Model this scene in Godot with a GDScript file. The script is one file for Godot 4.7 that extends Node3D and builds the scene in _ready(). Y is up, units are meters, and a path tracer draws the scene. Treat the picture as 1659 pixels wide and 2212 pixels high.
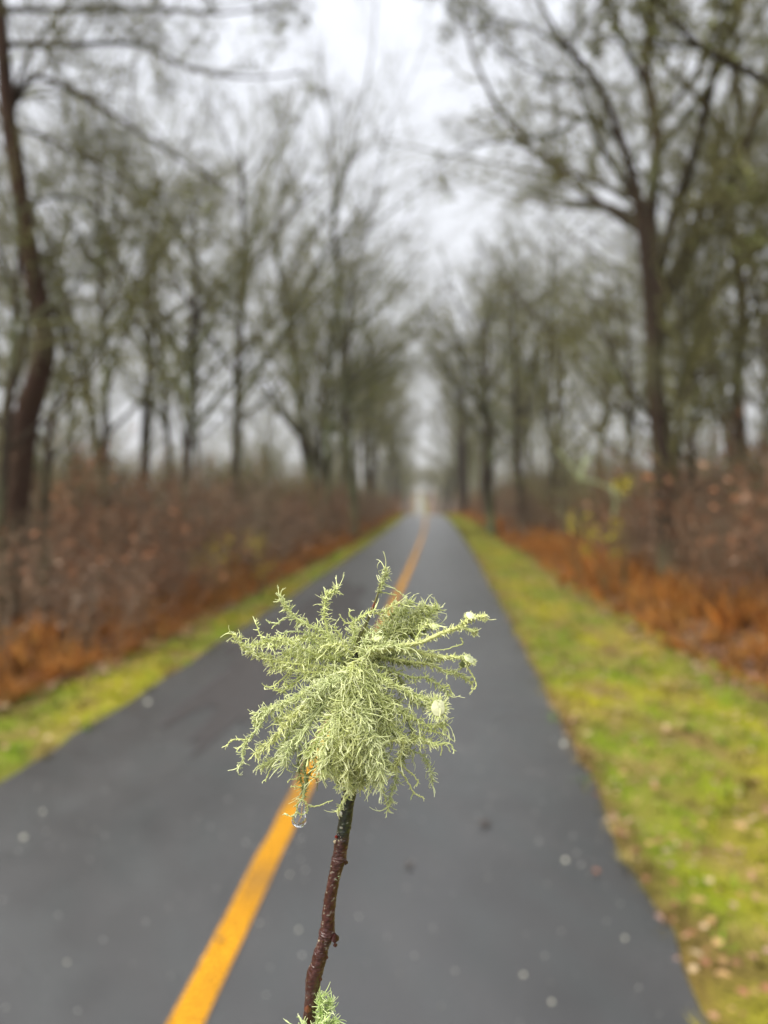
extends Node3D
# A clump of beard lichen on a wet twig, held up over a paved trail that runs through bare November woods.

const F := 1597.0            # focal length in pixels of the 1659 x 2212 view of the photograph
const YAW := 5.03
const PITCH := -1.22
const EYE := Vector3(0, 1.5, 0)
const LICHEN_AWAY := 0.2

var rng := RandomNumberGenerator.new()
var cam_basis: Basis
var counts := {}
var noise := FastNoiseLite.new()
var fine_noise := FastNoiseLite.new()

# ------------------------------------------------------------------ mesh helper
class Mesher:
	var v := PackedVector3Array()
	var n := PackedVector3Array()
	var c := PackedColorArray()
	var i := PackedInt32Array()

	func tube(pts: PackedVector3Array, rad: PackedFloat32Array, sides: int, c0: Color, c1: Color, twist := 0.0) -> void:
		var m := pts.size()
		if m < 2:
			return
		var t := (pts[1] - pts[0]).normalized()
		var u := t.cross(Vector3.RIGHT if absf(t.x) < 0.8 else Vector3.UP).normalized()
		var base := v.size()
		for k in m:
			if k > 0:
				t = (pts[mini(k + 1, m - 1)] - pts[k - 1]).normalized()
			u = (u - t * u.dot(t)).normalized()
			var w := t.cross(u)
			var col := c0.lerp(c1, float(k) / (m - 1))
			var r := rad[k]
			for s in sides:
				var a := TAU * s / sides + twist
				var d := u * cos(a) + w * sin(a)
				v.append(pts[k] + d * r)
				n.append(d)
				c.append(col)
			if k > 0:
				var b := base + (k - 1) * sides
				for s in sides:
					var s2 := (s + 1) % sides
					i.append(b + s)
					i.append(b + sides + s)
					i.append(b + s2)
					i.append(b + s2)
					i.append(b + sides + s)
					i.append(b + sides + s2)
		# close the far end
		var tip := v.size()
		v.append(pts[m - 1] + t * rad[m - 1] * 0.8)
		n.append(t)
		c.append(c1)
		var e := base + (m - 1) * sides
		for s in sides:
			i.append(e + s)
			i.append(tip)
			i.append(e + (s + 1) % sides)

	func tri(a: Vector3, b: Vector3, d: Vector3, col: Color, up: Vector3) -> void:
		var k := v.size()
		var over := (b - a).cross(d - a).dot(up) > 0.0     # front faces run clockwise
		v.append(a); v.append(d if over else b); v.append(b if over else d)
		for q in 3:
			n.append(up); c.append(col); i.append(k + q)

	# a grid of points, rows x cols, with one colour per point
	func grid(p: Array, cols: int, colors: PackedColorArray) -> void:
		var k := v.size()
		var rows := p.size() / cols
		for q in p.size():
			v.append(p[q])
			c.append(colors[q])
			var r: int = q / cols
			var x: int = q % cols
			var du: Vector3 = p[r * cols + mini(x + 1, cols - 1)] - p[r * cols + maxi(x - 1, 0)]
			var dv: Vector3 = p[mini(r + 1, rows - 1) * cols + x] - p[maxi(r - 1, 0) * cols + x]
			n.append(du.normalized().cross(dv.normalized()).normalized())
		for r in rows - 1:
			for x in cols - 1:
				var a := k + r * cols + x
				i.append(a); i.append(a + cols); i.append(a + 1)
				i.append(a + 1); i.append(a + cols); i.append(a + cols + 1)

	func done() -> ArrayMesh:
		var a := []
		a.resize(Mesh.ARRAY_MAX)
		a[Mesh.ARRAY_VERTEX] = v
		a[Mesh.ARRAY_NORMAL] = n
		a[Mesh.ARRAY_COLOR] = c
		a[Mesh.ARRAY_INDEX] = i
		var m := ArrayMesh.new()
		m.add_surface_from_arrays(Mesh.PRIMITIVE_TRIANGLES, a)
		return m

# ------------------------------------------------------------------ naming helpers
func numbered(called: String) -> String:
	var k: int = counts.get(called, 0)
	counts[called] = k + 1
	return called if k == 0 else "%s_%03d" % [called, k]

func thing(called: String, label: String, category: String, at_point := Vector3.ZERO, group := "") -> Node3D:
	var o := Node3D.new()
	o.name = numbered(called)
	o.position = at_point
	add_child(o, true)
	tag(o, label, category, group)
	return o

func tag(o: Node, label: String, category: String, group := "") -> void:
	o.set_meta("label", label)
	o.set_meta("category", category)
	if group != "":
		o.set_meta("group", group)

func part(called: String, mesh: Mesh, mat: Material, parent: Node3D) -> MeshInstance3D:
	var o := MeshInstance3D.new()
	o.mesh = mesh
	o.material_override = mat
	if parent == self:
		o.name = numbered(called)
	else:
		var k := 0
		for ch in parent.get_children():
			if str(ch.name).begins_with(called) and str(ch.name).trim_prefix(called).trim_prefix("_").is_valid_int() or str(ch.name) == called:
				k += 1
		o.name = called if k == 0 else "%s_%03d" % [called, k]
	parent.add_child(o, true)
	return o

func structure(called: String, mesh: Mesh, mat: Material) -> MeshInstance3D:
	var o := part(called, mesh, mat, self)
	o.set_meta("kind", "structure")
	return o

func copy_of(o: Node3D, label := "", group := "") -> Node3D:
	var c: Node3D = o.duplicate()
	c.name = numbered(str(o.name).rstrip("0123456789").trim_suffix("_"))
	add_child(c, true)
	if label != "":
		c.set_meta("label", label)
	if group != "":
		c.set_meta("group", group)
	return c

func rnd(a: float, b: float) -> float:
	return rng.randf_range(a, b)

func rv() -> Vector3:
	return Vector3(rng.randf_range(-1, 1), rng.randf_range(-1, 1), rng.randf_range(-1, 1))

func lin(r: float, g: float, b: float) -> Color:
	return Color(r, g, b)

func mat(rough := 0.9, spec := 0.3) -> StandardMaterial3D:
	var m := StandardMaterial3D.new()
	m.vertex_color_use_as_albedo = true
	m.roughness = rough
	m.metallic_specular = spec
	return m

# ------------------------------------------------------------------ the lie of the land
func centre(s: float) -> float:      # where the painted line runs, s metres ahead
	if s < 0.0:
		return -0.74
	if s < 60.0:
		return -0.74 - 0.00034 * s * s
	return -0.74 - 1.224 - 0.0408 * (s - 60.0)

func height(s: float) -> float:      # level, a dip beyond 50 m, then a long rise
	if s < 50.0:
		return 0.0
	return -7.0 * smoothstep(50.0, 230.0, s) + 12.0 * smoothstep(210.0, 560.0, s)

func place(lateral: float, s: float, up := 0.0) -> Vector3:
	return Vector3(centre(s) + lateral, height(s) + up, -s)

func at(u: float, w: float, depth: float) -> Vector3:   # a point in the place, read off the photograph at a known distance
	return EYE + cam_basis * Vector3((u - 829.5) / F * depth, -(w - 1106.0) / F * depth, -depth)

func on_ground(u: float, w: float) -> Vector3:
	var d := cam_basis * Vector3((u - 829.5) / F, -(w - 1106.0) / F, -1.0)
	return EYE + d * (EYE.y / -d.y)

# outer edges of the mown verges, measured from the painted line
func verge_right(s: float) -> float:
	return 1.49 + 1.28 + 0.45 * exp(-pow((s - 3.5) / 3.0, 2.0)) + 0.22 * noise.get_noise_2d(s * 9.0, 40.0)

func verge_left(s: float) -> float:
	return -1.59 - 0.62 - 0.25 * exp(-pow((s - 4.0) / 3.0, 2.0)) - 0.2 * noise.get_noise_2d(s * 9.0, 90.0)

func _ready():
	rng.seed = 4127
	noise.seed = 11
	noise.frequency = 0.02
	noise.fractal_octaves = 3
	fine_noise.seed = 5
	fine_noise.frequency = 0.35
	fine_noise.fractal_octaves = 3
	# ---------------------------------------------------------------- camera
	var cam := Camera3D.new()
	cam.name = "camera"
	cam.position = EYE
	cam.rotation_degrees = Vector3(PITCH, YAW, 0)
	cam.near = 0.01
	cam.far = 4000.0
	var lens := CameraAttributesPhysical.new()
	lens.frustum_focal_length = 12.0 / (1106.0 / F)
	lens.frustum_focus_distance = LICHEN_AWAY
	lens.exposure_aperture = lens.frustum_focal_length / 3.2
	lens.frustum_near = 0.01
	lens.frustum_far = 4000.0
	cam.attributes = lens
	add_child(cam)
	cam.current = true
	cam_basis = cam.transform.basis
	# ---------------------------------------------------------------- sky, sun, air
	var env := Environment.new()
	env.background_mode = Environment.BG_SKY
	env.tonemap_mode = Environment.TONE_MAPPER_LINEAR
	env.tonemap_exposure = 3.2
	var sky_mat := ProceduralSkyMaterial.new()
	sky_mat.sky_top_color = Color(0.365, 0.38, 0.42).linear_to_srgb()
	sky_mat.sky_horizon_color = Color(0.255, 0.26, 0.268).linear_to_srgb()
	sky_mat.sky_curve = 0.6
	sky_mat.sky_energy_multiplier = 1.0
	sky_mat.ground_bottom_color = Color(0.2, 0.16, 0.12)
	sky_mat.ground_horizon_color = Color(0.3, 0.26, 0.22)
	var sky := Sky.new()
	sky.sky_material = sky_mat
	env.sky = sky
	env.sdfgi_enabled = true
	env.ssao_enabled = true
	env.ssil_enabled = true
	env.fog_enabled = true
	env.fog_density = 0.0006
	env.fog_light_color = Color(0.94, 0.94, 0.93)
	var world := WorldEnvironment.new()
	world.environment = env
	add_child(world)
	var sun := DirectionalLight3D.new()
	sun.name = "sun"
	sun.rotation_degrees = Vector3(-52, -65, 0)
	sun.light_energy = 0.5
	sun.light_angular_distance = 40.0
	sun.light_color = Color(1.0, 0.98, 0.95)
	sun.shadow_enabled = true
	add_child(sun)

	build_ground()
	build_forest()
	build_undergrowth()
	build_litter()
	build_twig()
	build_lichen()

# ================================================================== ground, path, verges
func speckle_texture(side: int, lo: float, hi: float, freq: float, seed_: int) -> ImageTexture:
	var f := FastNoiseLite.new()
	f.seed = seed_
	f.frequency = freq
	f.fractal_octaves = 4
	f.fractal_gain = 0.65
	var im := f.get_seamless_image(side, side)
	im.convert(Image.FORMAT_RGB8)
	for y in side:
		for x in side:
			var k := lerpf(lo, hi, clampf((im.get_pixel(x, y).r - 0.5) * 1.5 + 0.5, 0, 1))
			im.set_pixel(x, y, Color(k, k, k))
	im.generate_mipmaps()
	return ImageTexture.create_from_image(im)

func ahead_steps(last: float) -> PackedFloat32Array:
	var out := PackedFloat32Array()
	var s := -8.0
	while s < last:
		out.append(s)
		s += 0.2 if s < 16.0 else 0.8 if s < 60.0 else 5.0
	out.append(last)
	return out

func strip(left_of: Callable_, right_of: Callable_, cols: int, last: float, up: float, tint: Callable_) -> ArrayMesh:
	var m := Mesher.new()
	var pts := []
	var cols_ := PackedColorArray()
	for s in ahead_steps(last):
		var a := left_of.of(s)
		var b := right_of.of(s)
		for k in cols:
			var x := lerpf(a, b, float(k) / (cols - 1))
			pts.append(place(x, s, up))
			cols_.append(tint.color(x, s))
	m.grid(pts, cols, cols_)
	return m.done()

class Callable_:
	var host
	var kind := ""
	func _init(h, k: String) -> void:
		host = h
		kind = k
	func of(s: float) -> float:
		var wob: float = 0.05 * host.noise.get_noise_2d(s * 60.0, 7.0) + 0.02 * host.fine_noise.get_noise_2d(s * 20.0, 3.0)
		match kind:
			"path_left": return -1.59 + wob
			"path_right": return 1.49 + 0.05 * host.noise.get_noise_2d(s * 60.0, 170.0) + 0.02 * host.fine_noise.get_noise_2d(s * 20.0, 31.0)
			"line_left": return -0.051 + 0.008 * host.fine_noise.get_noise_2d(s * 40.0, 1.0)
			"line_right": return 0.051 + 0.008 * host.fine_noise.get_noise_2d(s * 40.0, 9.0)
			"verge_left": return host.verge_left(s) - 0.25
			"verge_right": return host.verge_right(s) + 0.25
			"under_left": return -1.5
			"under_right": return 1.4
		return 0.0
	func color(x: float, s: float) -> Color:
		var a: float = host.noise.get_noise_2d(x * 45.0, s * 25.0)
		var b: float = host.fine_noise.get_noise_2d(x * 8.0, s * 8.0)
		if kind == "path":
			var dark_reflection := exp(-pow((x + 0.85) / 0.75, 2.0) - pow((s - 8.2) / 3.4, 2.0)) * clampf(0.75 + 1.2 * host.noise.get_noise_2d(x * 60.0 + 80.0, s * 30.0), 0, 1)  # dark reflection of the trees, painted into the asphalt colour
			var k := 0.057 * (1.0 + 0.45 * a + 0.25 * b) * (1.0 - 0.25 * dark_reflection)
			return Color(k * 0.98, k, k * 1.0)
		if kind == "line":
			var k := 1.0 + 0.16 * a + 0.3 * b
			return Color(0.86 * k, 0.40 * k, 0.014 * k).lerp(Color(0.10, 0.085, 0.06), clampf(b * 2.2 - 0.45, 0.0, 0.55))
		# the mown verge: yellow green, straw and thin brown places
		return host.verge_tint(x, s, a, b)

func verge_tint(x: float, s: float, a: float, b: float) -> Color:
	var green := Color(0.205, 0.28, 0.012)
	var straw := Color(0.36, 0.27, 0.075)
	var brown := Color(0.18, 0.10, 0.045)
	var k := clampf(0.38 + 1.9 * a, 0, 1)
	var c := green.lerp(Color(0.39, 0.36, 0.018), k)
	var wide := noise.get_noise_2d(x * 70.0 + 300.0, s * 60.0)
	c = c.lerp(straw, clampf(0.2 + 1.0 * b + 0.9 * wide, 0, 0.8))
	c = c.lerp(brown, clampf(1.6 * noise.get_noise_2d(x * 110.0, s * 100.0 + 500.0) - 0.15, 0, 0.7))
	var edge := minf(absf(absf(x) - 1.52), absf(x - (verge_left(s) if x < 0 else verge_right(s))))
	c = c.lerp(brown, clampf(0.75 - edge / 0.16, 0, 0.8) + clampf(b * 1.2 - 0.25, 0, 0.5))
	return c

func build_ground() -> void:
	# one sheet of woodland floor, out to the horizon
	var m := Mesher.new()
	var pts := []
	var cols := PackedColorArray()
	var across := PackedFloat32Array([-1800, -500, -150, -70, -40, -25, -15, -10, -7, -5, -4, -3, -2, 0, 2, 3, 4, 5, 7, 10, 15, 25, 40, 70, 150, 500, 1800])
	var along := PackedFloat32Array([-300, -60, -20, -8])
	var s := -6.0
	while s < 60.0:
		along.append(s)
		s += 1.0
	while s < 620.0:
		along.append(s)
		s += 10.0
	along.append(2400.0)
	for q in along:
		for x in across:
			pts.append(place(x, q, -0.03))
			var b := fine_noise.get_noise_2d(x * 3.0, q * 3.0)
			cols.append(Color(0.17, 0.088, 0.04) * (1.0 + 0.4 * b))
	m.grid(pts, across.size(), cols)
	var floor_mat := mat(0.85)
	floor_mat.albedo_texture = speckle_texture(512, 0.55, 1.0, 0.03, 3)
	floor_mat.uv1_triplanar = true
	floor_mat.uv1_world_triplanar = true
	floor_mat.uv1_scale = Vector3.ONE * 0.7
	structure("ground", m.done(), floor_mat)

	# verges lie a little over the forest floor, the path over both
	var verge_mat := mat(0.9)
	verge_mat.albedo_texture = speckle_texture(512, 0.6, 1.0, 0.05, 8)
	verge_mat.uv1_triplanar = true
	verge_mat.uv1_world_triplanar = true
	verge_mat.uv1_scale = Vector3.ONE * 1.3
	structure("grass_verge", strip(Callable_.new(self, "verge_left"), Callable_.new(self, "under_left"), 13, 480.0, -0.012, Callable_.new(self, "verge")), verge_mat)
	structure("grass_verge", strip(Callable_.new(self, "under_right"), Callable_.new(self, "verge_right"), 19, 480.0, -0.012, Callable_.new(self, "verge")), verge_mat)

	var path_mat := mat(0.5, 0.6)
	path_mat.clearcoat_enabled = true
	path_mat.clearcoat = 1.0
	path_mat.clearcoat_roughness = 0.42
	path_mat.albedo_texture = speckle_texture(1024, 0.55, 1.0, 0.16, 21)
	path_mat.roughness_texture = speckle_texture(512, 0.72, 1.0, 0.012, 22)
	path_mat.uv1_triplanar = true
	path_mat.uv1_world_triplanar = true
	path_mat.uv1_scale = Vector3.ONE * 0.45
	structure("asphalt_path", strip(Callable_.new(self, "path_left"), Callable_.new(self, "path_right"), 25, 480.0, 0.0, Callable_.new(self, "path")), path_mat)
	var line_mat := mat(0.55, 0.35)
	line_mat.albedo_texture = speckle_texture(512, 0.5, 1.0, 0.11, 77)
	line_mat.uv1_triplanar = true
	line_mat.uv1_world_triplanar = true
	line_mat.uv1_scale = Vector3.ONE * 0.9
	structure("painted_line", strip(Callable_.new(self, "line_left"), Callable_.new(self, "line_right"), 6, 480.0, 0.004, Callable_.new(self, "line")), line_mat)

	# a broad patch in the left lane, shinier than the rest
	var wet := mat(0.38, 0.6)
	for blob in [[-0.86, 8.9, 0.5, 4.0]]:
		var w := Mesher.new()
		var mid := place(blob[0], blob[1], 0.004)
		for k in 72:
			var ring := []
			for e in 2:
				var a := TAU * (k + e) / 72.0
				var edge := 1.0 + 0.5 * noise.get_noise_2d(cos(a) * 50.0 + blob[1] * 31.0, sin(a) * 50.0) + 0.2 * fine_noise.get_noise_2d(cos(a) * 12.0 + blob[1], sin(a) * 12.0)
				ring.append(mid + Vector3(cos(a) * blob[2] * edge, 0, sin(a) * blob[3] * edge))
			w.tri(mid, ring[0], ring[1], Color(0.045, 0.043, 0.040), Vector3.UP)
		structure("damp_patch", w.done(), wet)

# ================================================================== trees
const BARK := Color(0.065, 0.050, 0.034)
const MOSS := Color(0.25, 0.28, 0.145)
const TWIG := Color(0.116, 0.104, 0.048)

var bark_mat: StandardMaterial3D
var twig_mat: StandardMaterial3D

func bark_color(p: Vector3, greenish: float, bark := BARK) -> Color:
	var k := clampf(noise.get_noise_3d(p.x * 60.0, p.y * 22.0, p.z * 60.0) * 1.8 + greenish, 0.0, 1.0)
	return (bark * (1.0 + 0.35 * fine_noise.get_noise_3d(p.x * 6.0, p.y * 4.0, p.z * 6.0))).lerp(MOSS, k)

# one bough with everything that grows on it
func bough(wood: Mesher, fine: Mesher, p: Vector3, d: Vector3, length: float, r: float, level: int, o: Dictionary) -> void:
	var segs: int = [7, 6, 5, 3, 2][level]
	var pts := PackedVector3Array()
	var rad := PackedFloat32Array()
	var dd := d
	var q := p
	var wob: float = [0.10, 0.20, 0.26, 0.26, 0.25][level]
	var lift: float = o.lift[level]
	for k in segs + 1:
		pts.append(q)
		rad.append(maxf(r * lerpf(1.0, 0.34, float(k) / segs), 0.0022))
		dd = (dd + rv() * wob + Vector3.UP * lift).normalized()
		q += dd * length / segs
	twigs_along(wood, fine, pts, rad, length, level, o)

func twigs_along(wood: Mesher, fine: Mesher, pts: PackedVector3Array, rad: PackedFloat32Array, length: float, level: int, o: Dictionary) -> void:
	var segs := pts.size() - 1
	var green: float = o.green
	if level < 2:
		wood.tube(pts, rad, 9 if level == 0 else 6, bark_color(pts[0], green), bark_color(pts[segs], green))
	else:
		var t: Color = o.get("twig", TWIG).lerp(Color(0.225, 0.245, 0.085), clampf(maxf(green, 0.32) + rnd(-0.2, 0.35), 0, 1) * 0.8)
		fine.tube(pts, rad, 4 if level == 2 else 3, t, t.lerp(o.get("twig", TWIG), 0.5))
	if level >= 2 and level <= 3 and rng.randf() < o.tufts:
		var g := Color(0.17, 0.19, 0.075) * rnd(0.7, 1.3)
		for k in 3:
			var c := pts[rng.randi_range(0, segs)] + rv() * 0.02
			var a := rv() * 0.055
			var b := rv() * 0.055
			fine.tri(c, c + a, c + b, g, a.cross(b).normalized())
	if level >= 4:
		return
	var kids := int(o.kids[level] * rnd(0.75, 1.25) + 0.5)
	var from: float = o.from[level]
	for k in kids:
		var t := lerpf(from, 1.0, (k + rng.randf()) / kids)
		var f := t * segs
		var j := mini(int(f), segs - 1)
		var q := pts[j].lerp(pts[j + 1], f - j)
		var along := (pts[j + 1] - pts[j]).normalized()
		var side := along.cross(rv()).normalized()
		var open: float = o.open[level]
		var dir := (along * cos(open) + side * sin(open)).normalized()
		var share: float = o.share[level]
		var full := 0.45 + 0.75 * sin(PI * clampf((t - from) / (1.0 - from) * 0.8 + 0.15, 0, 1)) if level == 0 else 1.15 - 0.7 * t
		var len2 := length * share * full * rnd(0.7, 1.3)
		var r2 := minf(lerpf(rad[j], rad[j + 1], f - j) * 0.6, len2 * 0.016 + 0.001)
		bough(wood, fine, q, dir, len2, r2, level + 1, o)

func tree_style(kind: String) -> Dictionary:
	var o := {"kids": [14, 7, 6, 5], "from": [0.30, 0.2, 0.12, 0.1], "open": [0.85, 0.8, 0.85, 0.85], "share": [0.42, 0.5, 0.5, 0.55], "lift": [0.03, 0.06, 0.03, 0.02, 0.0], "green": 0.28, "tufts": 0.35}
	if kind == "slender":
		o.kids = [13, 6, 6, 4]
		o.from = [0.3, 0.2, 0.1, 0.1]
		o.open = [0.8, 0.8, 0.8, 0.8]
		o.share = [0.38, 0.5, 0.5, 0.5]
		o.green = 0.4
	if kind == "thicket":
		o.kids = [13, 8, 6, 4]
		o.from = [0.10, 0.1, 0.1, 0.1]
		o.open = [0.8, 0.8, 0.8, 0.8]
		o.share = [0.5, 0.5, 0.5, 0.5]
		o.green = 0.45
		o.twig = Color(0.19, 0.165, 0.10)
		o.tufts = 0.6
	return o

func wood_parts(o: Node3D, wood: Mesher, fine: Mesher) -> void:
	part("trunk", wood.done(), bark_mat, o)
	part("crown", fine.done(), twig_mat, o)

func grown_tree(called: String, kind: String, tall: float, r: float) -> Node3D:
	var o := thing(called, "x", "tree")
	var wood := Mesher.new()
	var fine := Mesher.new()
	var st := tree_style(kind)
	if kind == "thicket":
		for k in 5:
			bough(wood, fine, Vector3(rnd(-0.4, 0.4), -0.05, rnd(-0.4, 0.4)), (Vector3.UP + rv() * 0.28).normalized(), tall * rnd(0.7, 1.1), r * rnd(0.6, 1.0), 1, st)
	else:
		bough(wood, fine, Vector3(0, -0.1, 0), (Vector3.UP + rv() * 0.05).normalized(), tall, r, 0, st)
	wood_parts(o, wood, fine)
	return o

# a tree whose trunk and boughs are drawn out from points in the place
func drawn_tree(label: String, base: Vector3, trunk: PackedVector3Array, r0: float, r1: float, boughs: Array, st: Dictionary, crown_kids := 0) -> Node3D:
	var o := thing("bare_tree", label, "tree", base)
	var fine := Mesher.new()
	var wood := Mesher.new()
	var rad := PackedFloat32Array()
	var pts := PackedVector3Array()
	var total := 0.0
	for k in trunk.size():
		pts.append(trunk[k] - base)
		if k > 0:
			total += pts[k].distance_to(pts[k - 1])
	pts = smooth(pts, 5)
	for k in pts.size():
		var t := float(k) / (pts.size() - 1)
		rad.append(lerpf(r0, r1, pow(t, st.get("taper", 0.8))) * (1.0 + 0.10 * fine_noise.get_noise_1d(k * 3.0)))
	for k in pts.size() - 1:
		var two := PackedVector3Array([pts[k], pts[k + 1]])
		wood.tube(two, PackedFloat32Array([rad[k], rad[k + 1]]), 12, bark_color(pts[k], st.green, st.get("bark", BARK)), bark_color(pts[k + 1], st.green, st.get("bark", BARK)))
	part("trunk", wood.done(), bark_mat, o)
	if crown_kids > 0:
		var w2 := Mesher.new()
		st.kids[0] = crown_kids
		# limbs grow from the trunk without another trunk being drawn
		var segs := pts.size() - 1
		for k in crown_kids:
			var t := lerpf(st.from[0], 1.0, (k + rng.randf()) / crown_kids)
			var f := t * segs
			var j := mini(int(f), segs - 1)
			var along := (pts[j + 1] - pts[j]).normalized()
			var side := along.cross(rv()).normalized()
			var open: float = st.open[0]
			var len2: float = total * st.share[0] * (0.45 + 0.75 * sin(PI * clampf(t * 0.9, 0, 1))) * rnd(0.7, 1.3)
			bough(w2, fine, pts[j], (along * cos(open) + side * sin(open)).normalized(), len2, minf(rad[j] * 0.6, len2 * 0.016), 1, st)
		part("limb", w2.done(), bark_mat, o)
	for b in boughs:
		var bp := PackedVector3Array()
		var blen := 0.0
		for k in b[0].size():
			bp.append(b[0][k] - base)
			if k > 0:
				blen += bp[k].distance_to(bp[k - 1])
		bp = smooth(bp, 3)
		var br := PackedFloat32Array()
		for k in bp.size():
			br.append(lerpf(b[1], b[2], float(k) / (bp.size() - 1)))
		var w3 := Mesher.new()
		w3.tube(bp, br, 7, bark_color(bp[0], st.green), bark_color(bp[bp.size() - 1], st.green))
		part("limb", w3.done(), bark_mat, o)
		var dummy := Mesher.new()
		var st2 := st.duplicate(true)
		st2.kids[1] = b[3]
		st2.from[1] = 0.08
		twigs_along(dummy, fine, bp, br, blen * b[4], 1, st2)
	part("crown", fine.done(), twig_mat, o)
	return o

func smooth(p: PackedVector3Array, times: int) -> PackedVector3Array:
	var out := PackedVector3Array()
	for k in p.size() - 1:
		var a := p[maxi(k - 1, 0)]
		var d := p[mini(k + 2, p.size() - 1)]
		for j in times:
			out.append(p[k].cubic_interpolate(p[k + 1], a, d, float(j) / times))
	out.append(p[p.size() - 1])
	return out

func trace(list: Array, d0: float, d1: float) -> PackedVector3Array:
	var out := PackedVector3Array()
	for k in list.size():
		out.append(at(list[k][0], list[k][1], lerpf(d0, d1, float(k) / maxi(list.size() - 1, 1))))
	return out

func grounded(p: PackedVector3Array) -> PackedVector3Array:
	p[0].y = height(-p[0].z) - 0.1
	return p

func in_view(p: Vector3, extra: float) -> bool:
	var q := cam_basis.inverse() * (p - EYE)
	return q.z < -1.0 and absf(q.x) < -q.z * 0.53 + extra

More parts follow.
